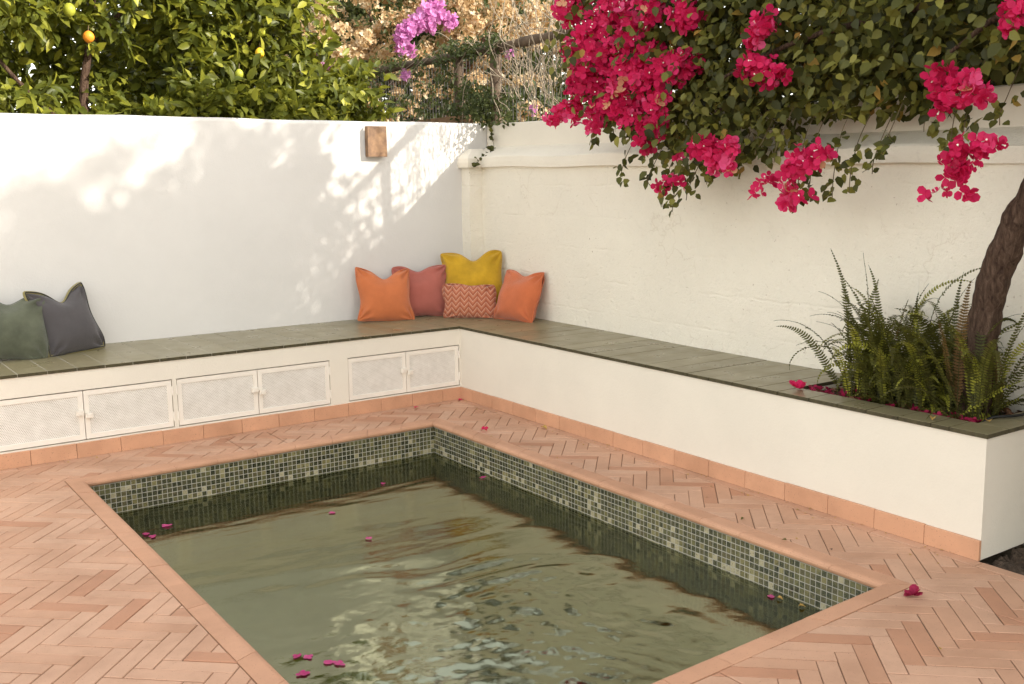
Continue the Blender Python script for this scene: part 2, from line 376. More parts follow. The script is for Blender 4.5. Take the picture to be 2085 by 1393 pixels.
def batch_mesh(name, TV, TF, Ms, locs, scl, rnd, smooth=True):
    TV = np.asarray(TV, float); n = len(TV); N = len(locs)
    V = np.einsum('nij,vj->nvi', Ms, TV)*scl[:, None, None]+locs[:, None, :]
    V = V.reshape(-1, 3).astype(np.float32)
    ls = [len(f) for f in TF]; flat = np.concatenate([np.array(f) for f in TF])
    loops = (flat[None, :]+(np.arange(N)*n)[:, None]).reshape(-1).astype(np.int32)
    tot = np.tile(np.array(ls, np.int32), N); st = np.concatenate([[0], np.cumsum(tot)[:-1]]).astype(np.int32)
    me = bpy.data.meshes.new(name); me.vertices.add(len(V)); me.vertices.foreach_set('co', V.reshape(-1))
    me.loops.add(len(loops)); me.loops.foreach_set('vertex_index', loops)
    me.polygons.add(len(tot)); me.polygons.foreach_set('loop_start', st); me.polygons.foreach_set('loop_total', tot)
    if smooth: me.polygons.foreach_set('use_smooth', np.ones(len(tot), bool))
    a = me.attributes.new('rnd', 'FLOAT', 'POINT'); a.data.foreach_set('value', np.repeat(np.asarray(rnd, np.float32), n))
    me.update(calc_edges=True); me.validate(); return me
def visible_rank(P, margin=0):
    """pixels-per-metre-ish size of points in the frame, 0 outside"""
    d = P-CAM; z = d@CF; u = (d@CR)/z*2129.48; v = (d@CU)/z*2129.48
    ok = (z > .1) & (abs(u) < 1042+margin) & (abs(v) < 696+margin)
    return np.where(ok, 1/z, 0)
LEAF_B = ([(0, 0, 0), (0, .5, -.05), (0, 1, -.16), (.33, .26, .05), (.30, .62, .0), (-.33, .26, .05), (-.30, .62, .0)],
          [(0, 3, 4, 1), (1, 4, 2), (0, 1, 6, 5), (1, 2, 6)])
LEAF_C = ([(0, 0, 0), (0, .5, -.04), (0, 1, -.20), (.19, .28, .06), (.20, .62, .0), (-.19, .28, .06), (-.20, .62, .0)],
          [(0, 3, 4, 1), (1, 4, 2), (0, 1, 6, 5), (1, 2, 6)])

# ------------------------------------------------------------------ site geometry (metres; corner of the bench on the floor = origin)
D1 = .8073                                   # left wall plane y
def bx(y): return .0226*y                    # right bench face x
def wx(y): return .6395+.0447*y              # right wall face x
BH = .50; ST = .482                          # bench height, underside of its tiles
BE = -3.8488                                 # end of the right bench
PF = (-.5313, -.5012); PL = (-2.5861, -.5236); PR = (-.5875, -3.758); PN = (-2.642, -3.849)
QUAD = [PL, PF, PR, PN]                      # pool corners at the coping's inner lip (clockwise from above)
def line_int(p, d, q, e):
    den = d[0]*e[1]-d[1]*e[0]; k = ((q[0]-p[0])*e[1]-(q[1]-p[1])*e[0])/den; return (p[0]+k*d[0], p[1]+k*d[1])
def quad_off(o):
    out = []; n = 4; L_ = []
    for i in range(4):
        p, q = QUAD[i], QUAD[(i+1) % 4]; d = (q[0]-p[0], q[1]-p[1]); ln = math.hypot(*d); d = (d[0]/ln, d[1]/ln)
        nn = (-d[1], d[0])                   # clockwise -> left normal points outwards
        L_.append(((p[0]+nn[0]*o, p[1]+nn[1]*o), d))
    for i in range(4): out.append(line_int(L_[i-1][0], L_[i-1][1], L_[i][0], L_[i][1]))
    return out

# ground
# the pool cuts through the ground: four strips round the basin
g = MB(); o_ = quad_off(.05); BIG = [(-60, 60), (60, 60), (60, -60), (-60, -60)]
for i in range(4):
    a, b, c, d = BIG[i], BIG[(i+1) % 4], o_[(i+1) % 4], o_[i]
    g.add([(a[0], a[1], -.06), (b[0], b[1], -.06), (c[0], c[1], -.06), (d[0], d[1], -.06)], [(3, 2, 1, 0)])
tag(g.build('ground', M['ground']), kind='structure')
bed = MB(); nb = 46
for j in range(nb+1):
    for i in range(nb+1):
        yy = -3.86-2.2*(j/nb)**1.3; xa = bx(yy)+.0+(-.001); xx = xa+(.9-xa)*i/nb
        hh = .018*math.sin(xx*31+yy*17)*math.sin(yy*43-xx*9)+RNG.normal(0, .010)
        bed.V.append((xx, yy, -.030+(hh+.012 if i else 0))); bed.r.append(.5)
bed.F = [(j*(nb+1)+i, (j+1)*(nb+1)+i, (j+1)*(nb+1)+i+1, j*(nb+1)+i+1) for j in range(nb) for i in range(nb)]
sb_ = bed.build('planting_bed', M['soil']); tag(sb_, kind='structure')

# ------------------------------------------------------------------ terrace
ter = empty('terrace'); tag(ter, kind='structure')
o_ = quad_off(.03); tb = MB()
XB0 = lambda y: -.012+.0226*y               # terrace's edge under the right skirting
BIG = [(-7, -.0), (0, -.0), (XB0(-9), -9), (-7, -9)]
for i in range(4):
    a, b, c, d = BIG[i], BIG[(i+1) % 4], o_[(i+1) % 4], o_[i]
    tb.add([(a[0], a[1], -.0045), (b[0], b[1], -.0045), (c[0], c[1], -.0045), (d[0], d[1], -.0045)], [(3, 2, 1, 0)])
tb.build('grout_bed', M['grout'], ter)
SKT = .014; BW = .055
W_ = .0655; NB = 4; ang = R(-45+2.2)
RX = np.array([[math.cos(ang), -math.sin(ang)], [math.sin(ang), math.cos(ang)]])
OFF = np.array([-.6249, -3.9932])-RX@np.array([NB*W_, W_])
COP = quad_off(.0875)
yb = -SKT-BW
lid = [(-1.702, -.085), (-1.445, -.085), (-1.455, -.405), (-1.712, -.405)]
pieces = []
def inside_pieces(poly, Q):                  # poly minus convex clockwise quad Q, as convex pieces ; plus the part inside
    outp = []; cur = poly
    for i in range(len(Q)):
        p, q = Q[i], Q[(i+1) % len(Q)]; n = (-(q[1]-p[1]), q[0]-p[0])
        a = clip(cur, p, n); cur = clip(cur, p, (-n[0], -n[1]))
        if len(a) > 2 and abs(area2(a)) > 1e-6: outp.append(a)
        if len(cur) < 3: return outp, []
    return outp, cur
for k in range(-160, 160):
    for j in range(-40, 40):
        base = np.array([k+2*NB*j, k], float)
        for typ in (0, 1):
            if typ == 0: r_ = [base, base+(NB, 0), base+(NB, 1), base+(0, 1)]
            else: r_ = [base+(NB, 1-NB), base+(NB+1, 1-NB), base+(NB+1, 1), base+(NB, 1)]
            poly = [tuple(RX@(q*W_)+OFF) for q in r_]
            cx = sum(p[0] for p in poly)/4; cy = sum(p[1] for p in poly)/4
            if not (-4.9 < cx < .3 and -5.9 < cy < .3): continue
            poly = clip(poly, (0, yb), (0, -1))
            if len(poly) < 3: continue
            poly = clip(poly, (-SKT-BW, 0), (-1, .0226))
            if len(poly) < 3: continue
            outp, _ = inside_pieces(poly, COP)
            for a in outp:
                o2, inn = inside_pieces(a, lid)
                for b_ in o2: pieces.append((b_, .0017, (k, j, typ)))
                if len(inn) > 2: pieces.append((inset(inn, .0), .0017, (k, j, typ)))
lidq = lid
def near_lid(p):
    return -1.74 < p[0] < -1.42 and -.43 < p[1] < -.06
bricks = []; tone = {}
for poly, gap, key in pieces:
    if len(poly) < 3: continue
    if key not in tone: tone[key] = RNG.random()
    ja = RNG.normal(0, .0035); jx_, jy_ = RNG.normal(0, .00045, 2); mx = sum(p[0] for p in poly)/len(poly); my = sum(p[1] for p in poly)/len(poly)
    ins = [(mx+(p[0]-mx)*math.cos(ja)-(p[1]-my)*math.sin(ja)+jx_, my+(p[0]-mx)*math.sin(ja)+(p[1]-my)*math.cos(ja)+jy_) for p in inset(poly, gap*RNG.uniform(.75, 1.35))]
    if near_lid(poly[0]) and any(abs((p[0]-a[0])*(b[1]-a[1])-(p[1]-a[1])*(b[0]-a[0])) < 2e-4 for p in poly for a, b in zip(lid, lid[1:]+lid[:1])):
        ins = inset(poly, .0032)
    if len(ins) < 3 or abs(area2(ins)) < 1.2e-4: continue
    bricks.append((ins, tone[key]))
cent = np.array([[np.mean([p[0] for p in b[0]]), np.mean([p[1] for p in b[0]]), 0] for b in bricks])
rk = visible_rank(cent)**3*np.array([abs(area2(b[0])) for b in bricks])
# those hidden behind the pool's near side or the frame rank 0
order = np.argsort(-rk); bigs = set(int(i) for i in order[:298] if rk[i] > 0)
rest = MB()
for i, (poly, tn) in enumerate(bricks):
    zt = RNG.normal(0, .0005)
    if i in bigs:
        b = MB().prism(poly, -.02, zt, tn, .0024); b.build('brick', M['brick'], ter)
    else: rest.prism(poly, -.02, zt, tn, .0024)
tag(rest.build('brickwork', M['brick'], ter), kind='stuff')
# border strip along both skirtings
x = .0
while x > -5:
    p = [(x-.0013, yb+.0015), (x-.0013, -SKT-.0005), (x-.2337, -SKT-.0005), (x-.2337, yb+.0015)]
    if x == .0: p = [(-SKT-.055, yb+.0015), (-SKT-.002, -SKT-.0005), (x-.2337, -SKT-.0005), (x-.2337, yb+.0015)]
    MB().prism(p, -.02, RNG.normal(0, .0005), .25+.7*RNG.random(), .0015).build('border_tile', M['brick'], ter); x -= .235
y = -.03
while y > -6:
    y2 = y-.24
    p = [(bx(y)-SKT-.0005, y-.0013), (bx(y)-SKT-BW+.0015, y-.0013-(BW-.01 if y == -.03 else 0)), (bx(y2)-SKT-BW+.0015, y2+.0013), (bx(y2)-SKT-.0005, y2+.0013)]
    MB().prism(p, -.02, RNG.normal(0, .0005), .25+.7*RNG.random(), .0015).build('border_tile', M['brick'], ter); y -= .24

# ------------------------------------------------------------------ pool
pool = empty('pool', (0, 0, 0)); tag(pool, kind='structure')
WZ = -.20; CT = -.034; MO = .014
prof = [(.0860, .0), (.022, .0), (.010, -.003), (.003, -.009), (.0, -.017), (.003, -.027), (.010, -.033), (.0860, -.034)]
for i in range(4):
    p, q = QUAD[i], QUAD[(i+1) % 4]; ln = math.dist(p, q); nt_ = round(ln/.2345)
    for k in range(nt_):
        s0, s1 = k/nt_, (k+1)/nt_; e = .0011/ln
        s0 += e; s1 -= e; V = []; dz = RNG.normal(0, .0005)
        for s in (s0, s1):
            for o, z in prof:
                c = quad_off(o); a, b = c[i], c[(i+1) % 4]; V.append((a[0]+(b[0]-a[0])*s, a[1]+(b[1]-a[1])*s, z+dz))
        n = len(prof); F = [(j, (j+1) % n, n+(j+1) % n, n+j) for j in range(n)]+[tuple(range(n))[::-1], tuple(range(n, 2*n))]
        me = mesh('coping_tile', V, F, RNG.random()); o_ = link('coping_tile', me, pool, [M['coping']])
        bm = bmesh.new(); bm.from_mesh(me); bmesh.ops.recalc_face_normals(bm, faces=bm.faces); bm.to_mesh(me); bm.free()
# shell: grout band, procedural mosaic below, floor
qo = quad_off(MO+.0014); sh = MB()
for i in range(4):
    a, b = qo[i], qo[(i+1) % 4]
    sh.add([(a[0], a[1], CT-.002), (b[0], b[1], CT-.002), (b[0], b[1], -.262), (a[0], a[1], -.262)], [(0, 1, 2, 3)])
sh.build('mosaic_grout', M['tilegrout'], pool)
qs = quad_off(MO+.0008); V = []; F = []; UV = []
for i in range(4):
    a, b = qs[i], qs[(i+1) % 4]; ln = math.dist(a, b); n = len(V)
    V += [(a[0], a[1], -.262), (b[0], b[1], -.262), (b[0], b[1], -.85), (a[0], a[1], -.85)]; F.append((n, n+1, n+2, n+3)); UV += [(0, 1), (ln, 1), (ln, 0.012), (0, 0.012)]
me = mesh('mosaic_wall', V, F); uv = me.uv_layers.new(name='UVMap')
for k, l in enumerate(me.loops): uv.data[k].uv = UV[l.vertex_index]
link('mosaic_wall', me, pool, [M['shell']])
c4 = quad_off(MO+.001); MB().add([(*c, -.80) for c in c4], [(3, 2, 1, 0)]).build('pool_floor', M['poolfloor'], pool)
# chips
PT = .0265; CV = []
def chip_geo():
    h = PT/2-.0011; c = .0016
    V = [(-h, .003, -h), (h, .003, -h), (h, .003, h), (-h, .003, h), (-h, -.001, -h), (h, -.001, -h), (h, -.001, h), (-h, -.001, h),
         (-h+c, -.003, -h+c), (h-c, -.003, -h+c), (h-c, -.003, h-c), (-h+c, -.003, h-c)]
    F = [(4, 5, 9, 8), (5, 6, 10, 9), (6, 7, 11, 10), (7, 4, 8, 11), (8, 9, 10, 11), (0, 1, 5, 4), (1, 2, 6, 5), (2, 3, 7, 6), (3, 0, 4, 7)]
    return V, F
cv, cf = chip_geo(); NV = 24
for k in range(NV):
    vm = mesh('mosaic_tile', cv, cf, (k+.5)/NV); vm.materials.append(M['chip']); CV.append(vm)
qc = quad_off(MO+.003); chips = []
for i in range(4):
    a, b = np.array(qc[i]), np.array(qc[(i+1) % 4]); ln = np.linalg.norm(b-a); d = (b-a)/ln; n = round(ln/PT)
    st = 0; pt_ = ln/n
    for c in range(n):
        pos = a+d*(st+(c+.5)*pt_)
        for r_ in range(8):
            z = CT-.003-(r_+.5)*PT
            band = math.sin(c*.33+i)*.08
            rv = RNG.beta(1.0, 1.6)+band+(.10 if 4 <= r_ <= 6 else 0)
            if r_ in (5, 6) and RNG.random() < .07: rv = .97
            if RNG.random() < .012: rv = .98
            chips.append((pos[0], pos[1], z, i, d, min(.999, max(.0, rv))))
CP = np.array([c[:3] for c in chips]); side = np.array([c[3] for c in chips])
rk = visible_rank(CP); rk[(side > 1) | (CP[:, 2] < WZ+.01)] = 0
big = [i for i in np.argsort(-rk)[:298] if rk[i] > 0]; bset = set(int(i) for i in big)
rest = MB(); basis = {}
for i, (x, y, z, sd, d, rv) in enumerate(chips):
    nn = np.array([-d[1], d[0]])            # outwards = local +y
    tw = RNG.normal(0, .012, 2)
    mm = Matrix(((d[0], nn[0], 0, x), (d[1], nn[1], 0, y), (0, 0, 1, z), (0, 0, 0, 1))) @ Matrix.Rotation(tw[0], 4, 'X') @ Matrix.Rotation(tw[1], 4, 'Z')
    if i in bset:
        o = bpy.data.objects.new('mosaic_tile', CV[int(rv*NV)]); COL.objects.link(o); o.parent = pool; o.matrix_local = mm
    else:
        A = np.array(mm); rest.add((np.array(cv)@A[:3, :3].T+A[:3, 3]), cf, rv)
tag(rest.build('mosaic', M['chip'], pool), kind='stuff')
# water
qw = quad_off(MO); nu, nv = 300, 460; uu, vv = np.meshgrid(np.linspace(0, 1, nu), np.linspace(0, 1, nv))
c = [np.array(q) for q in qw]
XY = (1-vv)[..., None]*((1-uu)[..., None]*c[0]+uu[..., None]*c[1])+vv[..., None]*((1-uu)[..., None]*c[3]+uu[..., None]*c[2])
X, Y = XY[..., 0], XY[..., 1]
def vnoise(X, Y, sx, sy, seed, ang=0):
    r_ = np.random.default_rng(seed); Z = 0*X
    for _ in range(26):
        th = ang+r_.normal(0, .55); kx = r_.uniform(.5, 1.6); Z = Z+np.sin(kx*(X*math.cos(th)*sx+Y*math.sin(th)*sy)+r_.uniform(0, 6.3))/kx
    return Z/26**.5
jx, jy = -1.62, -2.95
wpx, wpy = .07*vnoise(X, Y, 5, 5, 3, 0)+.05*vnoise(X, Y, 9, 9, 13, 1.5), .07*vnoise(X, Y, 5, 5, 14, .8)+.05*vnoise(X, Y, 9, 9, 15, 2.3)
rr = np.hypot((X-jx)+wpx, (Y-jy)+wpy); th = np.arctan2(Y-jy, X-jx)
sect = np.clip(.35+.65*np.cos(th-.75), .05, 1)                     # the jet pushes its waves towards the right hand side
H = .0034*np.sin(rr*27+2.4*vnoise(X, Y, 5, 5, 4))*np.exp(-((rr-.62)/.36)**2)*sect
H += .0008*np.sin(rr*58+3*vnoise(X, Y, 6, 6, 24))*np.exp(-((rr-.5)/.35)**2)*sect
H += .0022*np.sin(rr*17+2.6*vnoise(X, Y, 5, 5, 9))*np.exp(-((rr-.95)/.55)**2)*sect
turb = np.exp(-(rr/.55)**2)
turb = np.exp(-(rr/.62)**2); H += .0010*turb*vnoise(X, Y, 60, 60, 7, .4)+.0005*turb*vnoise(X, Y, 105, 105, 17, 2.0)
H += (.0001+.0008*np.exp(-(rr/.9)**2))*vnoise(X, Y, 26, 36, 5, 1.2)+.0004*vnoise(X, Y, 9, 12, 6, .9)
H += .0004*np.exp(-((Y+1.0)/.3)**2)*vnoise(X, Y, 14, 60, 19, 1.5)
H += .00045*vnoise(X, Y, 16, 34, 31, 1.35)*np.clip((-.55-Y)/.5, 0, 1)+.00022*vnoise(X, Y, 34, 80, 32, 1.4)
H *= np.clip((-.56+.0175*(Y+.5)-X)/.45, .22, 1)
V = np.stack([X, Y, WZ+H], -1).reshape(-1, 3); idx = np.arange(nu*nv).reshape(nv, nu)
F = np.stack([idx[:-1, :-1], idx[1:, :-1], idx[1:, 1:], idx[:-1, 1:]], -1).reshape(-1, 4)
me = mesh('pool_water', V, F, None, True)
tag(link('pool_water', me, None, [M['water']]), kind='structure')

# ------------------------------------------------------------------ walls
H1 = 1.906
wl_ = empty('garden_wall', (-2, D1, 0)); tag(wl_, 'smooth white rendered garden wall behind the left bench', 'wall')
def at(parent, o): o.matrix_parent_inverse = parent.matrix_world.inverted() if False else Matrix.Translation(-parent.location); return o
def wall_sheet(x0, x1, z0, z1, nx, nz, amp):
    V = []; F = []
    for j in range(nz+1):
        for i in range(nx+1):
            xx = x0+(x1-x0)*i/nx; zz = z0+(z1-z0)*j/nz
            V.append((xx, amp*(math.sin(xx*2.3+zz)+.6*math.sin(xx*5.1-zz*3)), zz))
    return V
b = MB(); n = 60; topv = []
for i in range(n+1):
    xx = -7+(.80+7)*i/n; w1 = .003*math.sin(xx*3.1)+.002*math.sin(xx*7.7+1)
    zt = H1+.003*math.sin(xx*2.7)+.002*math.sin(xx*9)
    b.V += [(xx, D1+w1*.4, 0), (xx, D1+w1*.4, zt-.022), (xx, D1+.006+w1*.4, zt-.006), (xx, D1+.02, zt), (xx, D1+.2, zt+.004), (xx, D1+.21, 0)]; b.r += [.5]*6
for i in range(n):
    for j in range(5): b.F.append((i*6+j, (i+1)*6+j, (i+1)*6+j+1, i*6+j+1))
b.F.append((n*6, n*6+5, n*6+4, n*6+3, n*6+2, n*6+1)); b.F.append((0, 1, 2, 3, 4, 5))
o = b.build('render', M['white'], wl_); at(wl_, o)
# right wall: thick lower wall, projecting weathered cap, thinner upper wall
wr = empty('garden_wall', (.7, -2, 0)); tag(wr, 'rough cream old rendered wall with weathered ledge behind the planter', 'wall')
def zc(y): return 1.567+.0135*y
YS = np.linspace(.80, -9, 110)
b = MB(); nprof = 5
for y in YS:
    w1 = .004*math.sin(y*4.1)+.003*math.sin(y*9.3+.5)
    b.V += [(wx(y)+w1*z_/1.6+.003*math.sin(z_*7+y*3), y, z_) for z_ in np.linspace(0, zc(y)+.02, 9)]; b.r += [.5]*9
for i in range(len(YS)-1):
    for j in range(8): b.F.append((i*9+j, (i+1)*9+j, (i+1)*9+j+1, i*9+j+1))
at(wr, b.build('lower_wall', M['cream'], wr, True))
b = MB()
for k, y in enumerate(YS):
    w1 = .005*math.sin(y*3.3+1)+.004*math.sin(y*8.1); zb = zc(y)
    w2 = .004*math.sin(y*5.7)
    b.V += [(wx(y)+.03, y, zb), (wx(y)-.030+w1, y, zb+w2), (wx(y)-.030+w1, y, zb+.035+w2), (wx(y)-.026+w1, y, zb+.072+w2), (wx(y)-.016+w1, y, zb+.080+w2*2), (wx(y)+.06, y, zb+.122), (wx(y)+.14, y, zb+.160)]; b.r += [.5]*7
for i in range(len(YS)-1):
    for j in range(6): b.F.append((i*7+j, (i+1)*7+j, (i+1)*7+j+1, i*7+j+1))
at(wr, b.build('ledge', M['creamcap'], wr))
b = MB()
for y in YS:
    zt = 1.888+.018*max(y, -2.2)
    b.V += [(wx(y)+.12, y, zc(y)+.09), (wx(y)+.12, y, zt-.008), (wx(y)+.128, y, zt), (wx(y)+.26, y, zt), (wx(y)+.26, y, 0)]; b.r += [.5]*5
for i in range(len(YS)-1):
    for j in range(4): b.F.append((i*5+j, (i+1)*5+j, (i+1)*5+j+1, i*5+j+1))
at(wr, b.build('upper_wall', M['bench'], wr))
# corner pier with its own bit of ledge
b = MB(); V = []; nz = 14
for j in range(nz+1):
    z = 1.58*j/nz; e = .004*math.sin(z*9)+.003*math.sin(z*23)
    V += [(.556+e*.6, D1+.02, z), (.558+e, .700+e*.7, z), (.69, .692-e*.5, z)]
b.add(V, [(j*3+i+0, j*3+i+1, j*3+i+4, j*3+i+3) for j in range(nz) for i in range(2)])
at(wr, b.build('corner_pier', M['cream'], wr))
b = MB(); zb = 1.574
P1 = [(.526, D1+.01, 0), (.526, .668, 0), (.70, .660, 0)]
rows = [(0, .02), (0, 0), (.035, -.004), (.066, 0), (.09, .02), (.14, .10)]
for dz, ins in rows:
    z = zb+dz; b.V += [(.526+ins, D1+.01, z), (.528+ins, .668+ins, z), (.72, .660+ins, z)]; b.r += [.5]*3
for j in range(len(rows)-1):
    for i in range(2): b.F.append((j*3+i, j*3+i+1, (j+1)*3+i+1, (j+1)*3+i))
at(wr, b.build('pier_ledge', M['creamcap'], wr))

# ------------------------------------------------------------------ built-in bench with cupboards and planter
be = empty('bench', (0, 0, 0)); tag(be, 'cream rendered corner bench with olive tile seat and planter end', 'bench')
XL = -5.0; b = MB()
HOLES = [(-2.955, -1.965), (-1.940, -.974), (-.848, -.008)]
b.box(XL, bx(0), 0, D1, .373, ST)
xs = [XL]+[v for h_ in HOLES for v in h_]+[0.0]
for k in range(0, len(xs), 2): b.box(xs[k], xs[k+1], 0, D1, 0, .373)
for h0, h1 in HOLES: b.box(h0, h1, 0, D1, 0, .0895); b.box(h0, h1, .055, D1, .0895, .373)
b.build('left_base', M['bench'], be)
b = MB()
HY0, HY1 = -2.82, -3.725                      # planter opening
n = 30
def strip(y0, y1, xa, xb, z1):
    b.prism([(xa(y0), y0), (xb(y0), y0), (xb(y1), y1), (xa(y1), y1)], 0, z1)
b.prism([(0, 0), (0, D1), (.66, D1), (wx(0)+.02, 0), (wx(HY0)+.02, HY0), (bx(HY0), HY0)], 0, ST)
strip(HY0, HY1, bx, lambda y: bx(y)+.135, ST)
b.prism([(bx(HY1), HY1), (wx(HY1)+.05, HY1), (wx(BE)+.05, BE), (bx(BE), BE)], 0, ST)
b.build('right_base', M['bench'], be)
MB().prism([(bx(HY0)+.13, HY0+.002), (wx(HY0)+.03, HY0+.002), (wx(HY1)+.03, HY1-.002), (bx(HY1)+.13, HY1-.002)], .2, .462).build('planter_soil', M['soil'], be)
# grout beds below the seat tiles
gb = MB(); gb.prism([(XL, -.002), (0, -.002), (0, D1-.003), (XL, D1-.003)], ST, BH-.0012)
gb.build('seat_grout', M['sgrout'], be)
gb = MB(); gb.prism([(.002, -.002), (.002, D1-.003), (.64, D1-.003), (wx(0), 0), (wx(HY0), HY0+.004), (bx(HY0)-.003, HY0+.004)], ST, BH-.0045)
gb.prism([(bx(HY0)-.003, HY0), (bx(HY0)+.13, HY0), (bx(HY1)+.13, HY1), (bx(HY1)-.003, HY1)], ST, BH-.0045)
gb.prism([(bx(HY1)-.003, HY1), (wx(HY1), HY1), (wx(BE), BE+.004), (bx(BE)-.003, BE+.004)], ST, BH-.0045)
M['dgrout'] = simple('olive_grout', (.075, .065, .04), .9, .2, 20, .2)
gb.build('seat_grout', M['dgrout'], be)
def slab(poly, g=.0022):
    ins = inset(poly, g)
    if len(ins) > 2:
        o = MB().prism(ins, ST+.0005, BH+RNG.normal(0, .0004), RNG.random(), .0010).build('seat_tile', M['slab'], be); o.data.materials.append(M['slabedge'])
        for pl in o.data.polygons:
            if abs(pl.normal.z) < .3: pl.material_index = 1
LJ = [-2.775, -2.626, -2.475, -2.327, -2.177, -2.027, -1.875, -1.725, -1.574, -1.428, -1.277, -1.125, -.979, -.829, -.679, -.53, -.38, -.232, -.083]
LJ = [-2.775-.15*k for k in range(12, 0, -1)]+LJ
for a, c in zip(LJ[:-1], LJ[1:]): slab([(a, -.009), (c, -.009), (c, D1), (a, D1)])
slab([(-.083, -.009), (.0, -.009), (.067, .0), (.067, D1), (-.083, D1)])
for a, c in [(.067, .217), (.217, .367), (.367, .517), (.517, .66)]: slab([(a, .0), (c, .0), (c, D1), (a, D1)])
RJ = [0, -.173, -.329, -.491, -.648, -.808, -.968, -1.123, -1.28, -1.438, -1.596, -1.754, -1.912, -2.07, -2.227, -2.377, -2.537, -2.695, HY0]
fe = lambda y: bx(y)-.009
for a, c in zip(RJ[:-1], RJ[1:]): slab([(fe(a), a), (wx(a)+.004, a), (wx(c)+.004, c), (fe(c), c)])
RR = [HY0, -3.003, -3.157, -3.307, -3.462, -3.612, -3.694, BE-.009]
for a, c in zip(RR[:-1], RR[1:]): slab([(fe(a), a), (bx(a)+.14, a), (bx(c)+.14, c), (fe(c), c)])
x0 = bx(BE)+.14
for k in range(3): slab([(x0+.15*k, HY1+.0), (min(x0+.15*(k+1), wx(HY1)), HY1), (min(x0+.15*(k+1), wx(BE)), BE-.009), (x0+.15*k, BE-.009)])
# terracotta skirting
SK = .082
x = -SKT
first = True
for x1 in [-.156]+[-.156-.2355*k for k in range(1, 20)]:
    b = MB().prism([(x1+.0012, -SKT), (x-.0012 if not first else x, -SKT), (x-.0012 if not first else x, -.0005), (x1+.0012, -.0005)], 0, SK+RNG.normal(0, .0008), RNG.random(), .0025)
    b.build('skirting_tile', M['skirt'], be); x = x1; first = False
y = -.0
SJ = [-.165, -.41, -.655, -.90, -1.15, -1.40, -1.65, -1.90, -2.145, -2.393, -2.639, -2.884, -3.13, -3.372, -3.611, -3.852]
for y1 in SJ:
    a, c = y-.0012, y1+.0012
    MB().prism([(bx(a)-SKT, a), (bx(a)-.0005, a), (bx(c)-.0005, c), (bx(c)-SKT, c)], 0, SK+RNG.normal(0, .0008), RNG.random(), .0025).build('skirting_tile', M['skirt'], be); y = y1
# cupboard doors
def door(x0, x1, latch, hinge, lab=None):
    z0, z1 = .0955, .3665; t = .026
    f = MB()
    y0, y1 = .004, .024
    f.box(x0, x1, y0, y1, z0, z0+t); f.box(x0, x1, y0, y1, z1-t, z1)
    f.box(x0, x0+t, y0+.0008, y1, z0+t, z1-t); f.box(x1-t, x1, y0+.0008, y1, z0+t, z1-t)
    d = empty('cupboard_door'); d.parent = be
    f.build('frame', M['paint'], d)
    MB().box(x0+t, x1-t, y0+.006, y0+.009, z0+t, z1-t).build('perforated_panel', M['perf'], d)
    if latch:
        s = 1 if latch == 'l' else -1; xe = x0 if latch == 'l' else x1; zz = .228 if latch == 'l' else .246
        l = MB(); a, c = sorted((xe+s*.002, xe+s*.042)); l.box(a, c, -.012, y0-.0005, zz-.014, zz+.014); l.box(min(a, c)+.008, max(a, c)-.012, -.020, -.0125, zz-.009, zz+.009)
        l.build('latch', M['paint'], d)
    if hinge:
        xe = x0 if hinge == 'l' else x1; s = -1 if hinge == 'l' else 1
        for zc_ in (.155, .305):
            V, F = tube_geo([(xe+s*.004, y0-.003, zc_-.026), (xe+s*.004, y0-.003, zc_+.026)], .0055, 8)
            MB().add(V, F).build('hinge', M['paint'], d)
door(-2.951, -2.456, 'r', 'l'); door(-2.452, -1.969, 'l', 'r')
door(-1.936, -1.452, 'r', 'l'); door(-1.448, -.978, 'l', 'r')
door(-.844, -.425, 'r', None); door(-.421, -.014, 'l', 'r')

# ------------------------------------------------------------------ wall lamp
lp = empty('wall_lamp', (-.19, D1, 1.655)); tag(lp, 'rust brown copper box lamp on the white wall', 'lamp')
x0, x1, z0, z1 = -.255, -.105, 1.655, 1.868
b = MB(); b.box(x0, x1, D1-.057, D1-.052, z0, z1); b.box(x0, x0+.004, D1-.052, D1-.012, z0, z1); b.box(x1-.004, x1, D1-.052, D1-.012, z0, z1)
o = b.build('cover', M['copper'], lp); at(lp, o)
b = MB(); b.box(x0+.02, x1-.02, D1-.05, D1+.002, z0+.012, z1-.012); at(lp, b.build('back_box', M['dark'], lp))

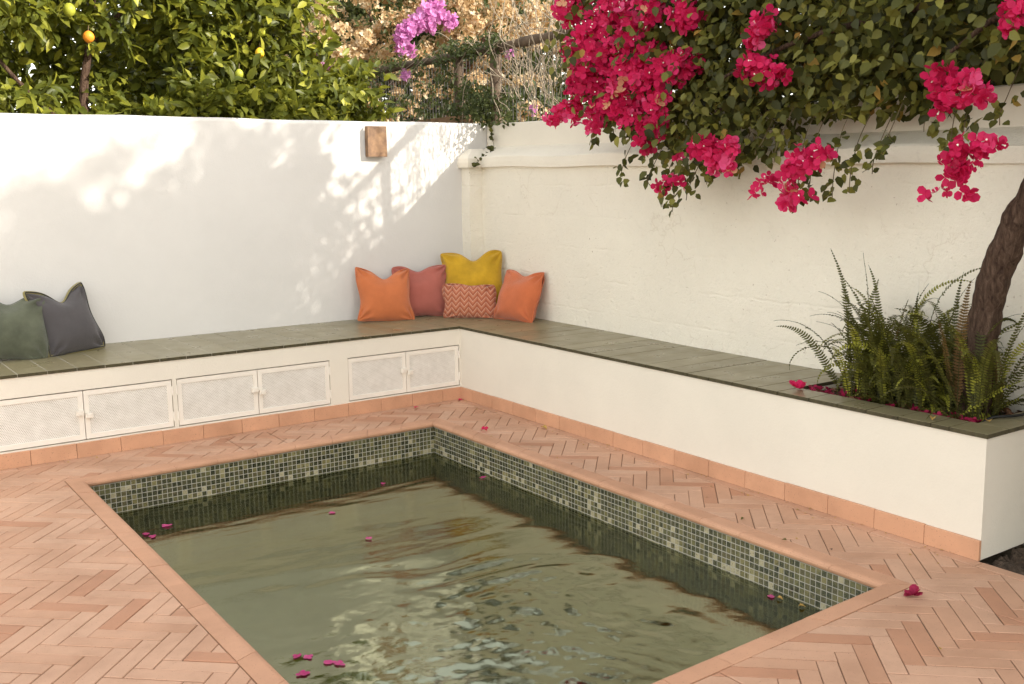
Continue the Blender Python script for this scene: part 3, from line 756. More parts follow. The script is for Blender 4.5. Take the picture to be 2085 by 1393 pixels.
# ------------------------------------------------------------------ cushions
def cushion(label, base, w, h, t, yaw, lean, roll, mat, chop=.05, pinch=.12, seed=1, piping=None, band=False, push=0, extra=None):
    r_ = np.random.default_rng(seed); N = 34
    lin = np.sin(np.linspace(-1, 1, N)*math.pi/2*.93)/math.sin(math.pi/2*.93)
    U, Vv = np.meshgrid(lin, lin)
    def shape(U, Vv, side):
        X = w/2*U*(1-pinch*(1-Vv**2)*np.abs(U)**1.5); Z = h/2*Vv*(1-pinch*(1-U**2)*np.abs(Vv)**1.5)
        Z = Z-chop*np.exp(-((U-.06*math.sin(seed))/.34)**2)*np.clip((Vv+.1)/1.1, 0, 1)**2.2
        T = t*np.clip((1-np.abs(U)**2.3), 0, 1)**.62*np.clip((1-np.abs(Vv)**2.3), 0, 1)**.62*(1-.20*Vv)
        X = X+w*.022*np.sin(2.1*Vv+seed)*np.abs(U)**2+w*.012*np.sin(5*Vv+seed*2)*U; Z = Z+h*.022*np.sin(2.4*U+seed*1.7)*np.abs(Vv)**2
        rc = 1-.06*(np.abs(U)*np.abs(Vv))**7; X = X*rc; Z = Z*rc
        wr_ = 0*U
        for _ in range(9):
            a = r_.uniform(0, 6.3); k = r_.uniform(3, 9); wr_ = wr_+np.sin(k*(U*math.cos(a)+Vv*math.sin(a))+r_.uniform(0, 6))/9
        for sx in (-1, 1):          # creases running in from the corners
            for sz in (-1, 1):
                d_ = np.hypot(U-sx, Vv-sz); th = np.arctan2(Vv-sz, U-sx)
                T = T-.013*np.exp(-((d_-.34)/.22)**2)*np.sin(th*9+seed)
        T = T+.016*wr_*(1-U**2)*(1-Vv**2)
        dent = np.exp(-(((U-.05)/.5)**2+((Vv-.75)/.32)**2)); T = T*(1-.35*dent*(chop > .02))
        return np.stack([X, side*np.maximum(T, 0), Z], -1)
    A = shape(U, Vv, -1); B = shape(U, Vv, 1)
    V = np.concatenate([A.reshape(-1, 3), B.reshape(-1, 3)]); idx = np.arange(N*N).reshape(N, N); F = []
    for i in range(N-1):
        for j in range(N-1):
            F.append((idx[i, j], idx[i, j+1], idx[i+1, j+1], idx[i+1, j])); k = N*N
            F.append((k+idx[i, j], k+idx[i+1, j], k+idx[i+1, j+1], k+idx[i, j+1]))
    loop = [A[0, j] for j in range(N-1)]+[A[i, N-1] for i in range(N-1)]+[A[N-1, j] for j in range(N-1, 0, -1)]+[A[i, 0] for i in range(N-1, 0, -1)]
    loop = np.array(loop)
    rot = Matrix.Rotation(yaw, 4, 'Z') @ Matrix.Rotation(-lean, 4, 'X') @ Matrix.Rotation(roll, 4, 'Y')
    T0 = Matrix.Translation((0, 0, h/2*.93))
    RM = np.array(rot @ T0)
    def world(P):
        Q = P@RM[:3, :3].T+RM[:3, 3]+np.array(base)
        Q[:, 2] = np.maximum(Q[:, 2], BH+.003+.25*np.minimum(0, Q[:, 2]-BH)*0)
        Q[:, 1] = np.where(Q[:, 0] < .55, np.minimum(Q[:, 1], D1-.006), np.minimum(Q[:, 1], .69))
        Q[:, 0] = np.minimum(Q[:, 0], wx(Q[:, 1])-.008)
        return Q
    def back(Q): return (Q-np.array(base)-RM[:3, 3])@RM[:3, :3]
    root = empty('cushion'); root.matrix_world = Matrix.Translation(base) @ rot @ T0
    tag(root, label, 'cushion', 'cushions on the bench')
    me = mesh('cover', back(world(V)), F, None, True)
    bm = bmesh.new(); bm.from_mesh(me); bmesh.ops.remove_doubles(bm, verts=bm.verts, dist=1e-5); bmesh.ops.recalc_face_normals(bm, faces=bm.faces); bm.to_mesh(me); bm.free()
    me.polygons.foreach_set('use_smooth', [True]*len(me.polygons))
    link('cover', me, root, [mat])
    def loop_tube(off, rad, mt, nm):
        L_ = back(world(loop+np.array([0, off, 0])*1.0)); L_ = np.concatenate([L_, L_[:1]])
        Vt, Ft = tube_geo(L_, rad, 6, False); link(nm, mesh(nm, Vt, Ft, None, True), root, [mt])
    if band:
        loop_tube(0, .0115, M['c_gold'], 'edge_tape'); loop_tube(.0125, .0036, M['c_black'], 'piping'); loop_tube(-.0125, .0036, M['c_black'], 'piping')
    else: loop_tube(0, .0038, piping or mat, 'piping')
    return root
cushion('plain orange square cushion, leftmost of the corner pile', (-.265, .565, BH), .42, .41, .075, R(-14), R(20), R(5), M['c_orange'], .055, .14, 3)
cushion('dusty pink square cushion between the orange and the patterned one', (.075, .60, BH), .42, .40, .07, R(-20), R(14), R(-2), M['c_pink'], .045, .10, 5)
cushion('large mustard yellow cushion standing in the corner behind the patterned one', (.395, .44, BH), .46, .50, .075, R(-38), R(13), R(-1), M['c_yellow'], .075, .09, 8)
cushion('small rust chevron patterned lumbar cushion in front of the yellow one', (.285, .315, BH), .395, .255, .055, R(-42), R(12), 0, M['c_chev'], .012, .05, 9)
cushion('coral orange cushion leaning on the cream wall, rightmost of the pile', (.435, -.02, BH), .39, .385, .095, R(-80), R(22), R(-2), M['c_orange2'], .03, .09, 13)
cushion('grey velvet cushion with gold edge tape beside the green one', (-2.345, .545, BH), .38, .43, .085, R(18), R(20), R(-5), M['c_grey'], .07, .14, 21, band=True)
cushion('moss green velvet cushion at the left edge, behind the grey one', (-2.745, .50, BH), .46, .42, .09, R(-8), R(22), R(4), M['c_green'], .06, .11, 27)

# ------------------------------------------------------------------ fern in the planter
fern = empty('fern', (.26, -3.3, .462)); tag(fern, 'sword fern with arching green fronds growing in the planter', 'fern')
def frond(base, az, L, elev, bend, wid, seed, tone):
    r_ = np.random.default_rng(seed); n = max(16, int(L/.0125)); p = np.array(base, float); e = elev; pts = [p.copy()]; V = []; F = []; RV = []
    az0 = az; dirs = []
    for i in range(n):
        s = i/n
        e -= bend*(s**1.6)*2.2/n; az += r_.normal(0, .04); e += r_.normal(0, .025)
        d = np.array([math.cos(az)*math.cos(e), math.sin(az)*math.cos(e), math.sin(e)]); p = p+d*L/n
        p[0] = min(p[0], wx(p[1])-.015)
        if i > 2 and (p[2] < .515 and (p[0] < bx(p[1])+.145 or p[1] < HY1+.01 or p[1] > HY0-.01) or p[2] < .47): break
        pts.append(p.copy()); dirs.append(d)
    n = len(dirs)
    if n < 6: return
    b = MB(); V, F = tube_geo(pts, [max(.0009, .0026*(1-i/(n+2))) for i in range(n+1)], 3, False); b.add(V, F, .15)
    roll_ = r_.normal(0, .5)
    for i in range(3, n):
        for half in (0,):
            s = (i+half)/n; c = pts[i]+(pts[i+1]-pts[i])*half; d = dirs[i]
            sd = np.cross(d, [0, 0, 1.]); sd /= np.linalg.norm(sd)+1e-9; up = np.cross(sd, d)
            sd, up = sd*math.cos(roll_)+up*math.sin(roll_), up*math.cos(roll_)-sd*math.sin(roll_)
            l = wid*min(1, (s-.08)*6)*min(1, (1.04-s)*2.6)
            if l < .003: continue
            for sg in (-1, 1):
                a = sd*sg*math.cos(.25)+d*.30+up*r_.normal(.10, .12); a /= np.linalg.norm(a); w_ = d*.0125*.37
                c1 = c+a*l*.5; tip = c+a*l-up*l*.12
                b.add([c-w_*.7, c1-w_*1.05, tip, c1+w_*.95, c+w_*.9], [(0, 1, 3, 4), (1, 2, 3)], min(1, max(.12, tone+r_.normal(0, .08))) if tone > 0 else .02)
    o = b.build('frond', M['fern'], fern); at(fern, o)
fr = np.random.default_rng(5)
for k in range(360):
    cy = fr.uniform(-3.70, -3.05) if k % 3 else fr.normal(-3.3, .16); cx = fr.uniform(bx(cy)+.17, wx(cy)-.12)
    cy = min(max(cy, -3.70), -3.05); az = fr.uniform(0, 2*math.pi); tall = fr.random()
    if cx > wx(cy)-.2: az = math.pi+fr.normal(0, .9)
    if cy > -3.15 and math.sin(az) > .5 and fr.random() < .75: az = -az
    L = .30+.36*tall if k < 280 else .22+.1*tall
    elev = 1.5-.5*fr.random()**1.4 if k < 255 else .75-.5*fr.random()
    if -3.72 < cy < -3.5 and cx > .15 and fr.random() < .15: continue
    frond((cx, cy, .455), az, L, elev, fr.uniform(.4, 3.4), fr.uniform(.018, .028), 100+k, fr.choice([-.3, .22, .36, .52, .7, .97], p=[.02, .25, .25, .22, .16, .10]))
# the longest fronds seen against the wall
for (base, az, L, el, bd, tn) in [((.26, -2.98, .46), 1.9, .70, 1.50, .25, .3), ((.25, -3.10, .46), 2.2, .68, 1.53, .2, .35), ((.2, -2.98, .46), 1.55, .50, 1.0, 1.6, .4), ((.25, -3.25, .46), 5.0, .72, 1.5, 2.4, .75),
                                 ((.22, -3.35, .46), 4.9, .78, 1.42, 1.7, .4), ((.30, -3.6, .46), 5.1, .62, 1.1, .9, .4), ((.12, -3.3, .5), 4.7, .40, 1.2, 2.6, 1.0), ((.10, -3.58, .47), 5.2, .34, .75, .5, .95), ((.28, -3.6, .46), 5.0, .36, .6, .3, .9),
                                 ((.12, -3.0, .46), 1.7, .36, .35, .9, .5), ((.10, -3.05, .47), 4.8, .36, .55, 1.0, .7), ((.10, -3.2, .47), 4.9, .36, .6, 1.2, .7), ((.12, -3.12, .46), 3.6, .50, 1.45, 1.5, .95), ((.3, -3.4, .46), 4.2, .62, 1.5, 1.2, .5)]:
    frond(base, az, L, el, bd, .026, int(base[1]*-1000)+int(L*100), tn)

# ------------------------------------------------------------------ bougainvillea on the right
bo = empty('bougainvillea', (.26, -3.58, .462)); tag(bo, 'magenta flowering bougainvillea tree hanging over the cream wall', 'bougainvillea')
tp = spline([(.27, -3.56, .42), (.262, -3.60, .62), (.258, -3.605, .80), (.257, -3.638, 1.02), (.254, -3.71, 1.24), (.26, -3.80, 1.43), (.33, -3.98, 1.75), (.45, -4.05, 2.15), (.55, -3.9, 2.6)], 10)
rads = [.070*(1-.30*i/len(tp))+.0035*math.sin(i*.9)+.002*math.sin(i*2.1) for i in range(len(tp))]
V, F = tube_geo(tp, rads, 18); V = [np.array(v)*1.0+np.array([.004*math.sin(v[2]*22+v[1]*40), .004*math.sin(v[2]*31+v[0]*50), 0]) for v in V]
o = link('trunk', mesh('trunk', V, F, None, True), bo, [M['bark']]); at(bo, o)
BR = [[(.45, -4.05, 2.1), (.6, -3.3, 2.3), (.55, -2.5, 2.5), (.5, -1.7, 2.4), (.4, -1.0, 2.2)], [(.55, -3.9, 2.55), (.7, -3.0, 3.0), (.8, -2.2, 3.2), (.7, -1.5, 2.7)],
      [(.5, -3.95, 2.4), (.35, -3.3, 2.2), (.2, -2.7, 2.1), (.15, -2.2, 1.95)], [(.5, -4.0, 2.4), (.9, -4.2, 3.2), (1.0, -3.8, 3.9)], [(.45, -4.0, 2.2), (.2, -3.7, 2.1), (.1, -3.5, 1.95)],
      [(.6, -2.9, 2.4), (.4, -2.5, 2.1), (.25, -2.1, 1.8)], [(.5, -1.7, 2.4), (.3, -1.4, 2.1), (.2, -1.1, 1.95)], [(.5, -4.05, 2.3), (.6, -4.8, 3.0), (.7, -5.4, 3.6)]]
for P in BR:
    pts = spline(P, 6); k = len(pts); V, F = tube_geo(pts, [.024*(1-.75*i/k) for i in range(k)], 7)
    o = link('branch', mesh('branch', V, F, None, True), bo, [M['bark']]); at(bo, o)
# crown outline in the plane of the wall (y, z)
OUT = [(-.80, 2.30), (-.86, 2.05), (-1.05, 1.86), (-1.36, 1.72), (-1.55, 1.60), (-1.75, 1.52), (-1.98, 1.47), (-2.2, 1.54), (-2.5, 1.64), (-2.7, 1.76), (-2.95, 1.75), (-3.1, 1.72),
       (-3.22, 1.76), (-3.38, 1.88), (-3.6, 1.88), (-3.78, 1.84), (-4.2, 1.9), (-5.2, 2.2), (-6.0, 3.2), (-5.2, 3.8), (-4.4, 3.85), (-3.5, 3.7), (-2.5, 3.45), (-1.8, 3.2), (-1.35, 2.9), (-.95, 2.5)]
def inpoly(Yp, Zp, poly):
    ins = np.zeros(len(Yp), bool); j = len(poly)-1
    for i in range(len(poly)):
        yi, zi = poly[i]; yj, zj = poly[j]
        c_ = ((zi > Zp) != (zj > Zp)) & (Yp < (yj-yi)*(Zp-zi)/((zj-zi) if zj != zi else 1e-9)+yi); ins ^= c_; j = i
    return ins
def crown_points(poly, n, xr, seed, clump=.11, per=14):
    r_ = np.random.default_rng(seed); A = np.array(poly); out = []
    while sum(len(o) for o in out) < n:
        k = 400; y = r_.uniform(A[:, 0].min(), A[:, 0].max(), k); z = r_.uniform(A[:, 1].min(), A[:, 1].max(), k)
        ok = inpoly(y, z, poly); y, z = y[ok], z[ok]
        x = xr[0]+(xr[1]-xr[0])*r_.beta(.75, 1.5, len(y))
        c_ = np.stack([x+.0447*y, y, z], 1)
        P = (c_[:, None, :]+r_.normal(0, clump, (len(c_), per, 3))*np.array([.8, 1, 1])).reshape(-1, 3)
        out.append(P[inpoly(P[:, 1], P[:, 2], poly)])
    return np.concatenate(out)[:n]
P = crown_points(OUT, 36000, (.27, 1.40), 3)
vis = (P[:, 2] < 2.75) & (P[:, 1] > -4.2)
# thin out above the frame so that the sun breaks through in patches
rr_ = np.random.default_rng(4)
def dapple(P):
    return np.sin(P[:, 1]*5.3+P[:, 2]*2.1)+np.sin(P[:, 2]*7.1-P[:, 1]*3.3+1)+np.sin(P[:, 1]*11+2)*.6
P = P[vis | (rr_.random(len(P)) < .9)]
# hanging sprays below the outline, sparse sprays above it
spr = []
for (y, z, L) in [(-1.52, 1.60, .16), (-1.66, 1.55, .10), (-1.80, 1.52, .20), (-1.93, 1.5, .20), (-2.02, 1.48, .12), (-2.13, 1.56, .12), (-2.72, 1.66, .34), (-2.80, 1.66, .30), (-2.93, 1.66, .30), (-3.02, 1.62, .22), (-3.10, 1.62, .14), (-3.35, 1.75, .10), (-3.48, 1.8, .3), (-3.56, 1.8, .26), (-2.35, 1.58, .06), (-2.5, 1.64, .06), (-1.2, 1.75, .08), (-2.62, 1.68, .14), (-3.2, 1.66, .1), (-3.68, 1.78, .12)]:
    x = .18+rr_.uniform(-.03, .06); n = int(L/.014)+3
    pts = [(x-.05*k/n+rr_.normal(0, .008), y+.03*math.sin(k*.5+y*9)+rr_.normal(0, .012), z-L*k/n) for k in range(n)]
    spr += pts
    V, F = tube_geo(spline([(x+.08, y, z+.12), (x, y, z), (x-.03, y+.01, z-L*.6), (x-.05, y, z-L)], 4), .0022, 4)
    o = link('twig', mesh('twig', V, F), bo, [M['greentwig']]); at(bo, o)
up_ = []
for k in range(40):
    y = rr_.uniform(-4.6, -1.3); z0 = np.interp(y, [-4.4, -3.5, -2.5, -1.8, -1.0], [4.1, 3.95, 3.65, 3.35, 2.5]); L = rr_.uniform(.15, .75); dy = rr_.uniform(-.2, .35)
    x = rr_.uniform(.5, 1.1)
    n = int(L/.02)
    up_ += [(x+rr_.normal(0, .03), y+dy*j/n+rr_.normal(0, .035), z0+L*j/n+rr_.normal(0, .03)) for j in range(n)]
for k in range(34):
    y = rr_.uniform(-4.7, -1.4); z0 = np.interp(y, [-4.4, -3.5, -2.5, -1.8, -1.0], [3.85, 3.7, 3.45, 3.2, 2.5])+abs(rr_.normal(0, .38)); x = rr_.uniform(.55, 1.0); rd = rr_.uniform(.09, .24); k2 = int(85*(rd/.12)**2)
    d_ = rr_.normal(0, 1, (k2, 3)); d_ /= np.linalg.norm(d_, axis=1, keepdims=True); d_ *= rr_.random((k2, 1))**.4
    up_ += [tuple(q) for q in np.array([x, y, z0])+d_*rd*np.array([1, 1.3, .7])]
P = np.concatenate([P, np.array(spr), np.array(up_)])
n = len(P); D = rr_.normal(0, .55, (n, 3))+np.array([-.35, 0, -.55]); Nn = rr_.normal(0, .55, (n, 3))+np.array([-.75, -.25, .45])
S = np.where((P[:, 2] < 2.75) & (P[:, 1] > -4.1), rr_.uniform(.040, .072, n), rr_.uniform(.06, .095, n)); S[np.arange(n) >= n-len(up_)-len(spr)] *= .85
rnd = np.clip(rr_.beta(1.3, 1.5, n), 0, .96); rnd[rr_.random(n) < .02] = .995
def leaf_set_at(root, mat, tmpl, P, D, Nn, S, rnd, nparts=300, part='leaf', rest='foliage', variants=10):
    Ms = frames(D, Nn); rank = visible_rank(P)*S; loc = np.array(root.location)
    if nparts:                             # favour the leaves nothing stands in front of
        order = np.argsort(-rank*(1+.0*rank)); cell = {}
        dpt = (P-CAM)@CF; u = ((P-CAM)@CR)/dpt*2129; v = ((P-CAM)@CU)/dpt*2129
        for i in range(len(P)):
            key = (int(u[i]//14), int(v[i]//14))
            if key not in cell or dpt[i] < dpt[cell[key]]: cell[key] = i
        front = np.zeros(len(P), bool); front[list(cell.values())] = True
        order = np.argsort(-(rank*front)); big = order[:nparts]; big = big[(rank*front)[big] > 0]
    else: big = np.array([], int)
    mask = np.ones(len(P), bool); mask[big] = False
    me = batch_mesh(rest, *tmpl, Ms[mask], P[mask]-loc, S[mask], rnd[mask])
    tag(link(rest, me, root, [mat]), kind='stuff')
    vs = []
    for k in range(variants):
        vm = mesh(part, tmpl[0], tmpl[1], (k+.5)/variants if k < variants-1 else .99, True); vm.materials.append(mat); vs.append(vm)
    for i in big:
        o = bpy.data.objects.new(part, vs[min(variants-1, int(rnd[i]*variants))]); COL.objects.link(o); o.parent = root
        mm = Matrix.Identity(4)
        for a in range(3):
            for b_ in range(3): mm[a][b_] = Ms[i][a][b_]*S[i]
            mm[a][3] = P[i][a]-loc[a]
        o.matrix_local = mm
leaf_set_at(bo, M['bougleaf'], LEAF_B, P, D, Nn, S, rnd)
# flowers: three papery bracts round a white tube
def bract(a):
    ca, sa = math.cos(a), math.sin(a); pts = [(0, .0, 0), (.48, .36, .26), (.42, .80, .46), (0, 1.02, .50), (-.42, .80, .46), (-.48, .36, .26), (0, .5, .16)]
    return [(x*ca-y*sa, x*sa+y*ca, z) for x, y, z in pts]
FV = []; FF = []
for a in range(3):
    b0 = len(FV); FV += bract(a*2.094); FF += [tuple(b0+i for i in f) for f in [(0, 1, 6, 5), (1, 2, 6), (2, 3, 4, 6), (6, 4, 5)]]
def flower_cluster(root, c, rad, mat, seed, size=.030, dens=1.0, nm='flower_cluster', whites=True, face=(-.6, -.75, .15)):
    r_ = np.random.default_rng(seed); n = max(4, int(dens*34*(rad/.085)**1.8))
    Pd = r_.normal(0, 1, (n, 3)); Pd /= np.linalg.norm(Pd, axis=1, keepdims=True); Pd = Pd*(r_.random((n, 1))**.45)
    Pp = np.array(c)+Pd*rad*np.array([.75, 1, .95])
    nrm = Pd*.8+np.array(face)+r_.normal(0, .45, (n, 3)); nrm /= np.linalg.norm(nrm, axis=1, keepdims=True)
    dd = r_.normal(0, 1, (n, 3)); Ms = frames(dd, nrm)
    me = batch_mesh(nm, FV, FF, Ms, Pp-np.array(root.location), r_.uniform(.65, 1.3, n)*size, np.where(r_.random(n) < .018, .99, np.clip(r_.uniform(.3, .72)+r_.normal(0, .20, n), 0, .93)), False)
    o = link(nm, me, root, [mat])
    if whites:
        k = max(1, n//8); TV = [(.09*math.cos(t_), .09*math.sin(t_), z) for z in (.1, .75) for t_ in np.arange(5)*1.2566]+[(.16*math.cos(t_), .16*math.sin(t_), .8) for t_ in np.arange(5)*1.2566]
        TF = [(i, (i+1) % 5, 5+(i+1) % 5, 5+i) for i in range(5)]+[(10, 11, 12, 13, 14)]
        sel = r_.choice(n, k, replace=False)
        me = batch_mesh('stamen', TV, TF, Ms[sel], Pp[sel]-np.array(root.location), np.full(k, size*.85), np.full(k, .5), False)
        tag(link('stamen', me, o, [M['stamen']]), kind='stuff')
    return o
CL = [(0.237, -0.946, 2.467, 0.12), (0.154, -1.25, 2.285, 0.128), (0.177, -1.392, 2.402, 0.125), (0.226, -0.982, 2.223, 0.094), (0.145, -1.215, 2.071, 0.129), (0.168, -1.382, 2.165, 0.114), (0.191, -1.539, 2.28, 0.111), (0.112, -1.742, 2.35, 0.095), (0.129, -2.014, 2.302, 0.103), (0.202, -1.055, 2.004, 0.106), (0.224, -1.252, 1.934, 0.117), (0.171, -0.857, 1.844, 0.071), (0.195, -0.994, 1.88, 0.089), (0.216, -1.195, 1.813, 0.087), (0.132, -1.505, 2.006, 0.112), (0.159, -1.575, 2.092, 0.111), (0.183, -1.705, 2.132, 0.085), (0.111, -1.745, 1.998, 0.096), (0.134, -1.906, 2.035, 0.112), (0.16, -1.994, 2.052, 0.076), (0.21, -1.56, 1.925, 0.1), (0.129, -1.803, 1.855, 0.091), (0.17, -1.565, 1.805, 0.087), (0.194, -1.697, 1.733, 0.081), (0.134, -1.462, 1.877, 0.1), (0.155, -1.669, 1.663, 0.059), (0.064, -2.573, 2.168, 0.075), (0.068, -2.504, 2.115, 0.051), (0.064, -2.579, 1.97, 0.088), (0.069, -2.476, 1.986, 0.06), (0.06, -2.679, 1.938, 0.051), (0.022, -3.525, 1.834, 0.076), (0.017, -3.643, 1.797, 0.069), (0.021, -3.551, 1.748, 0.049), (0.015, -3.687, 1.757, 0.043), (0.083, -2.158, 1.626, 0.075), (0.078, -2.281, 1.586, 0.073), (0.073, -2.371, 1.614, 0.048), (0.074, -2.35, 1.537, 0.053), (0.166, -1.862, 1.456, 0.048), (0.201, -1.75, 1.435, 0.037), (0.121, -1.982, 1.443, 0.031), (0.052, -2.844, 1.548, 0.077), (0.056, -2.759, 1.506, 0.058), (0.048, -2.933, 1.568, 0.048), (0.063, -2.61, 1.452, 0.042), (0.065, -2.555, 1.406, 0.028), (0.056, -2.761, 1.44, 0.041), (0.057, -2.749, 1.362, 0.046), (0.052, -2.85, 1.374, 0.033), (0.017, -3.626, 1.558, 0.058), (0.014, -3.711, 1.577, 0.046), (0.011, -3.767, 1.581, 0.024), (0.02, -3.564, 1.518, 0.035), (0.018, -3.603, 1.47, 0.049), (0.016, -3.663, 1.492, 0.035), (0.021, -3.548, 1.407, 0.03), (0.024, -3.482, 1.394, 0.025), (0.016, -3.656, 1.398, 0.024), (0.01, -3.798, 2.03, 0.063), (0.009, -3.824, 2.069, 0.054), (0.121, -1.969, 1.582, 0.031), (0.079, -2.248, 1.503, 0.031)]   # x, y, z, radius
for k, (x, y, z, rad) in enumerate(CL):
    flower_cluster(bo, (x, y, z), rad, M['pink'], 300+k, .031, 1.15 if rad > .042 else .8)
for k, (y, z) in enumerate([(-.8, 2.75), (-1.2, 2.75), (-1.0, 2.6), (-1.5, 2.7), (-.75, 2.55)]):
    flower_cluster(bo, (.35, y, z), .12, M['pink'], 390+k)

# ------------------------------------------------------------------ fence above the walls
fe_ = empty('fence', (.88, 1.2, 1.8)); tag(fe_, 'weathered wooden rail fence with wire mesh behind the wall corner', 'fence')
fx = lambda y: .84+.0447*y
for y, r_, zt in [(3.42, .022, 2.46), (1.345, .042, 2.47), (.785, .045, 2.45), (-.55, .04, 2.44), (5.0, .03, 2.46)]:
    b = MB(); b.tube(spline([(fx(y), y, 1.5), (fx(y)+.006, y+.008, 1.9), (fx(y)-.004, y, 2.2), (fx(y), y+.005, zt)], 4), r_, 8); at(fe_, b.build('post', M['wood'], fe_, True))
b = MB(); pts = spline([(fx(y), y, z) for y, z in [(5.2, 2.45), (3.6, 2.462), (2.6, 2.488), (1.6, 2.475), (.85, 2.468), (.3, 2.472), (-.2, 2.466), (-1.4, 2.45)]], 6)
b.tube(pts, [.034+.004*math.sin(i*1.1) for i in range(len(pts))], 9); at(fe_, b.build('rail', M['wood'], fe_, True))
b = MB(); b.box(fx(1.8)-.15, fx(1.8)-.11, 1.02, 2.6, 1.80, 1.985); at(fe_, b.build('bottom_board', M['board'], fe_))
b = MB(); y = -1.3
while y < 5:
    b.tube([(fx(y)+.012, y, 1.8), (fx(y)+.012, y+RNG.normal(0, .004), 2.45)], .0030, 4); y += .052
for z in (2.0, 2.15, 2.30, 2.42): b.tube([(fx(-1.3)+.014, -1.3, z), (fx(5)+.014, 5, z)], .0018, 4)
tag(at(fe_, b.build('wire_mesh', M['wire'], fe_)), kind='stuff')
# dry tangle on the fence
dv = empty('dry_vine', (.85, .2, 1.9)); tag(dv, 'tangle of bare dry vine stems on the fence beside the magenta flowers', 'vine')
r_ = np.random.default_rng(8)
for grp in range(6):
    b = MB()
    for k in range(22):
        y0 = r_.uniform(-.75, .70); L = r_.uniform(.25, .8); x0 = fx(y0)+r_.uniform(-.10, .06); z0 = r_.uniform(1.86, 2.3); a = r_.normal(0, .7)
        if r_.random() < .25: z0 = 2.4; a = r_.normal(0, 1.3)
        p = [np.array([x0, y0, z0])]; e = r_.uniform(.9, 1.9)
        for j in range(6):
            e += r_.normal(0, .28); p.append(p[-1]+np.array([r_.normal(0, .03), L/6*math.cos(e), L/6*math.sin(e)]))
        b.tube(spline(p, 3), r_.uniform(.0016, .0040), 4)
    at(dv, b.build('stem', M['twig'], dv))
b = MB()
for k in range(7):
    y0 = r_.uniform(1.0, 2.6); p = [(fx(y0)-.1, y0, 1.9), (fx(y0)-.14, y0-.1, 2.2), (fx(y0)-.1, y0-.45, 2.5), (fx(y0)-.05, y0-.9, 2.62), (fx(y0)-.05, y0-1.3, 2.5)]
    b.tube(spline([np.array(q)+r_.normal(0, .04, 3) for q in p], 5), .003, 4)
at(dv, b.build('stem', M['twig'], dv))
# green climber on the fence
cl = empty('climbing_vine', (.85, 2, 1.8)); tag(cl, 'small leaved green climber on the fence above the wall corner', 'vine')
LEAF_S = ([(0, 0, 0), (.16, .4, .04), (0, 1, -.15), (-.16, .4, .04)], [(0, 1, 2), (0, 2, 3)])
def climber(n, seed):
    r_ = np.random.default_rng(seed); k = n//9
    y = np.concatenate([r_.uniform(.55, 4.2, k*2//3), r_.normal(1.0, .25, k//3)]); zt = np.interp(y, [.4, .8, 1.3, 2.5, 4], [2.1, 2.15, 2.35, 2.50, 2.45]); z = 1.90+(zt-1.90)*r_.beta(1.3, 1.15, len(y))
    z = np.where(r_.random(len(y)) < .3, np.interp(y, [.4, 4], [2.5, 2.52])+r_.normal(0, .035, len(y)), z)
    c = np.stack([.84+.0447*y+r_.uniform(-.16, .08, len(y)), y, z], 1)
    P = (c[:, None]+r_.normal(0, .03, (len(c), 9, 3))).reshape(-1, 3); n = len(P)
    D = r_.normal(0, .6, (n, 3))+np.array([-.3, -.2, -.4]); Nn = r_.normal(0, .5, (n, 3))+np.array([-.5, -.5, .6])
    return P, D, Nn, r_.uniform(.03, .055, n), np.clip(r_.beta(2, 2, n), 0, 1)
leaf_set_at(cl, M['hedge'], LEAF_C, *climber(3600, 6), nparts=0)
# ivy strand hanging down the corner
iv = empty('ivy_strand', (.77, .70, 1.89)); tag(iv, 'thin ivy strand hanging down over the wall corner', 'vine')
ip = spline([(.80, .72, 1.93), (.768, .715, 1.885), (.765, .69, 1.80), (.762, .665, 1.73), (.735, .66, 1.70), (.66, .655, 1.655), (.60, .645, 1.615), (.575, .64, 1.585)], 6)
V, F = tube_geo(ip, .0016, 4); at(iv, link('stem', mesh('stem', V, F), iv, [M['greentwig']]))
for k in range(3, len(ip)):
    s = RNG.uniform(.030, .046); d = RNG.normal(0, 1, 3)+np.array([-.3, -.2, -.3]); n_ = RNG.normal(0, .4, 3)+np.array([-.6, -.7, .2])
    if RNG.random() < .2: continue
    Ms = frames(d[None], n_[None]); at(iv, link('leaf', batch_mesh('leaf', *LEAF_B, Ms, (np.array(ip[k])+RNG.normal(0, .008, 3)+np.array([-.01, -.01, 0]))[None], np.array([s]), [RNG.random()*.6]), iv, [M['bougleaf']]))

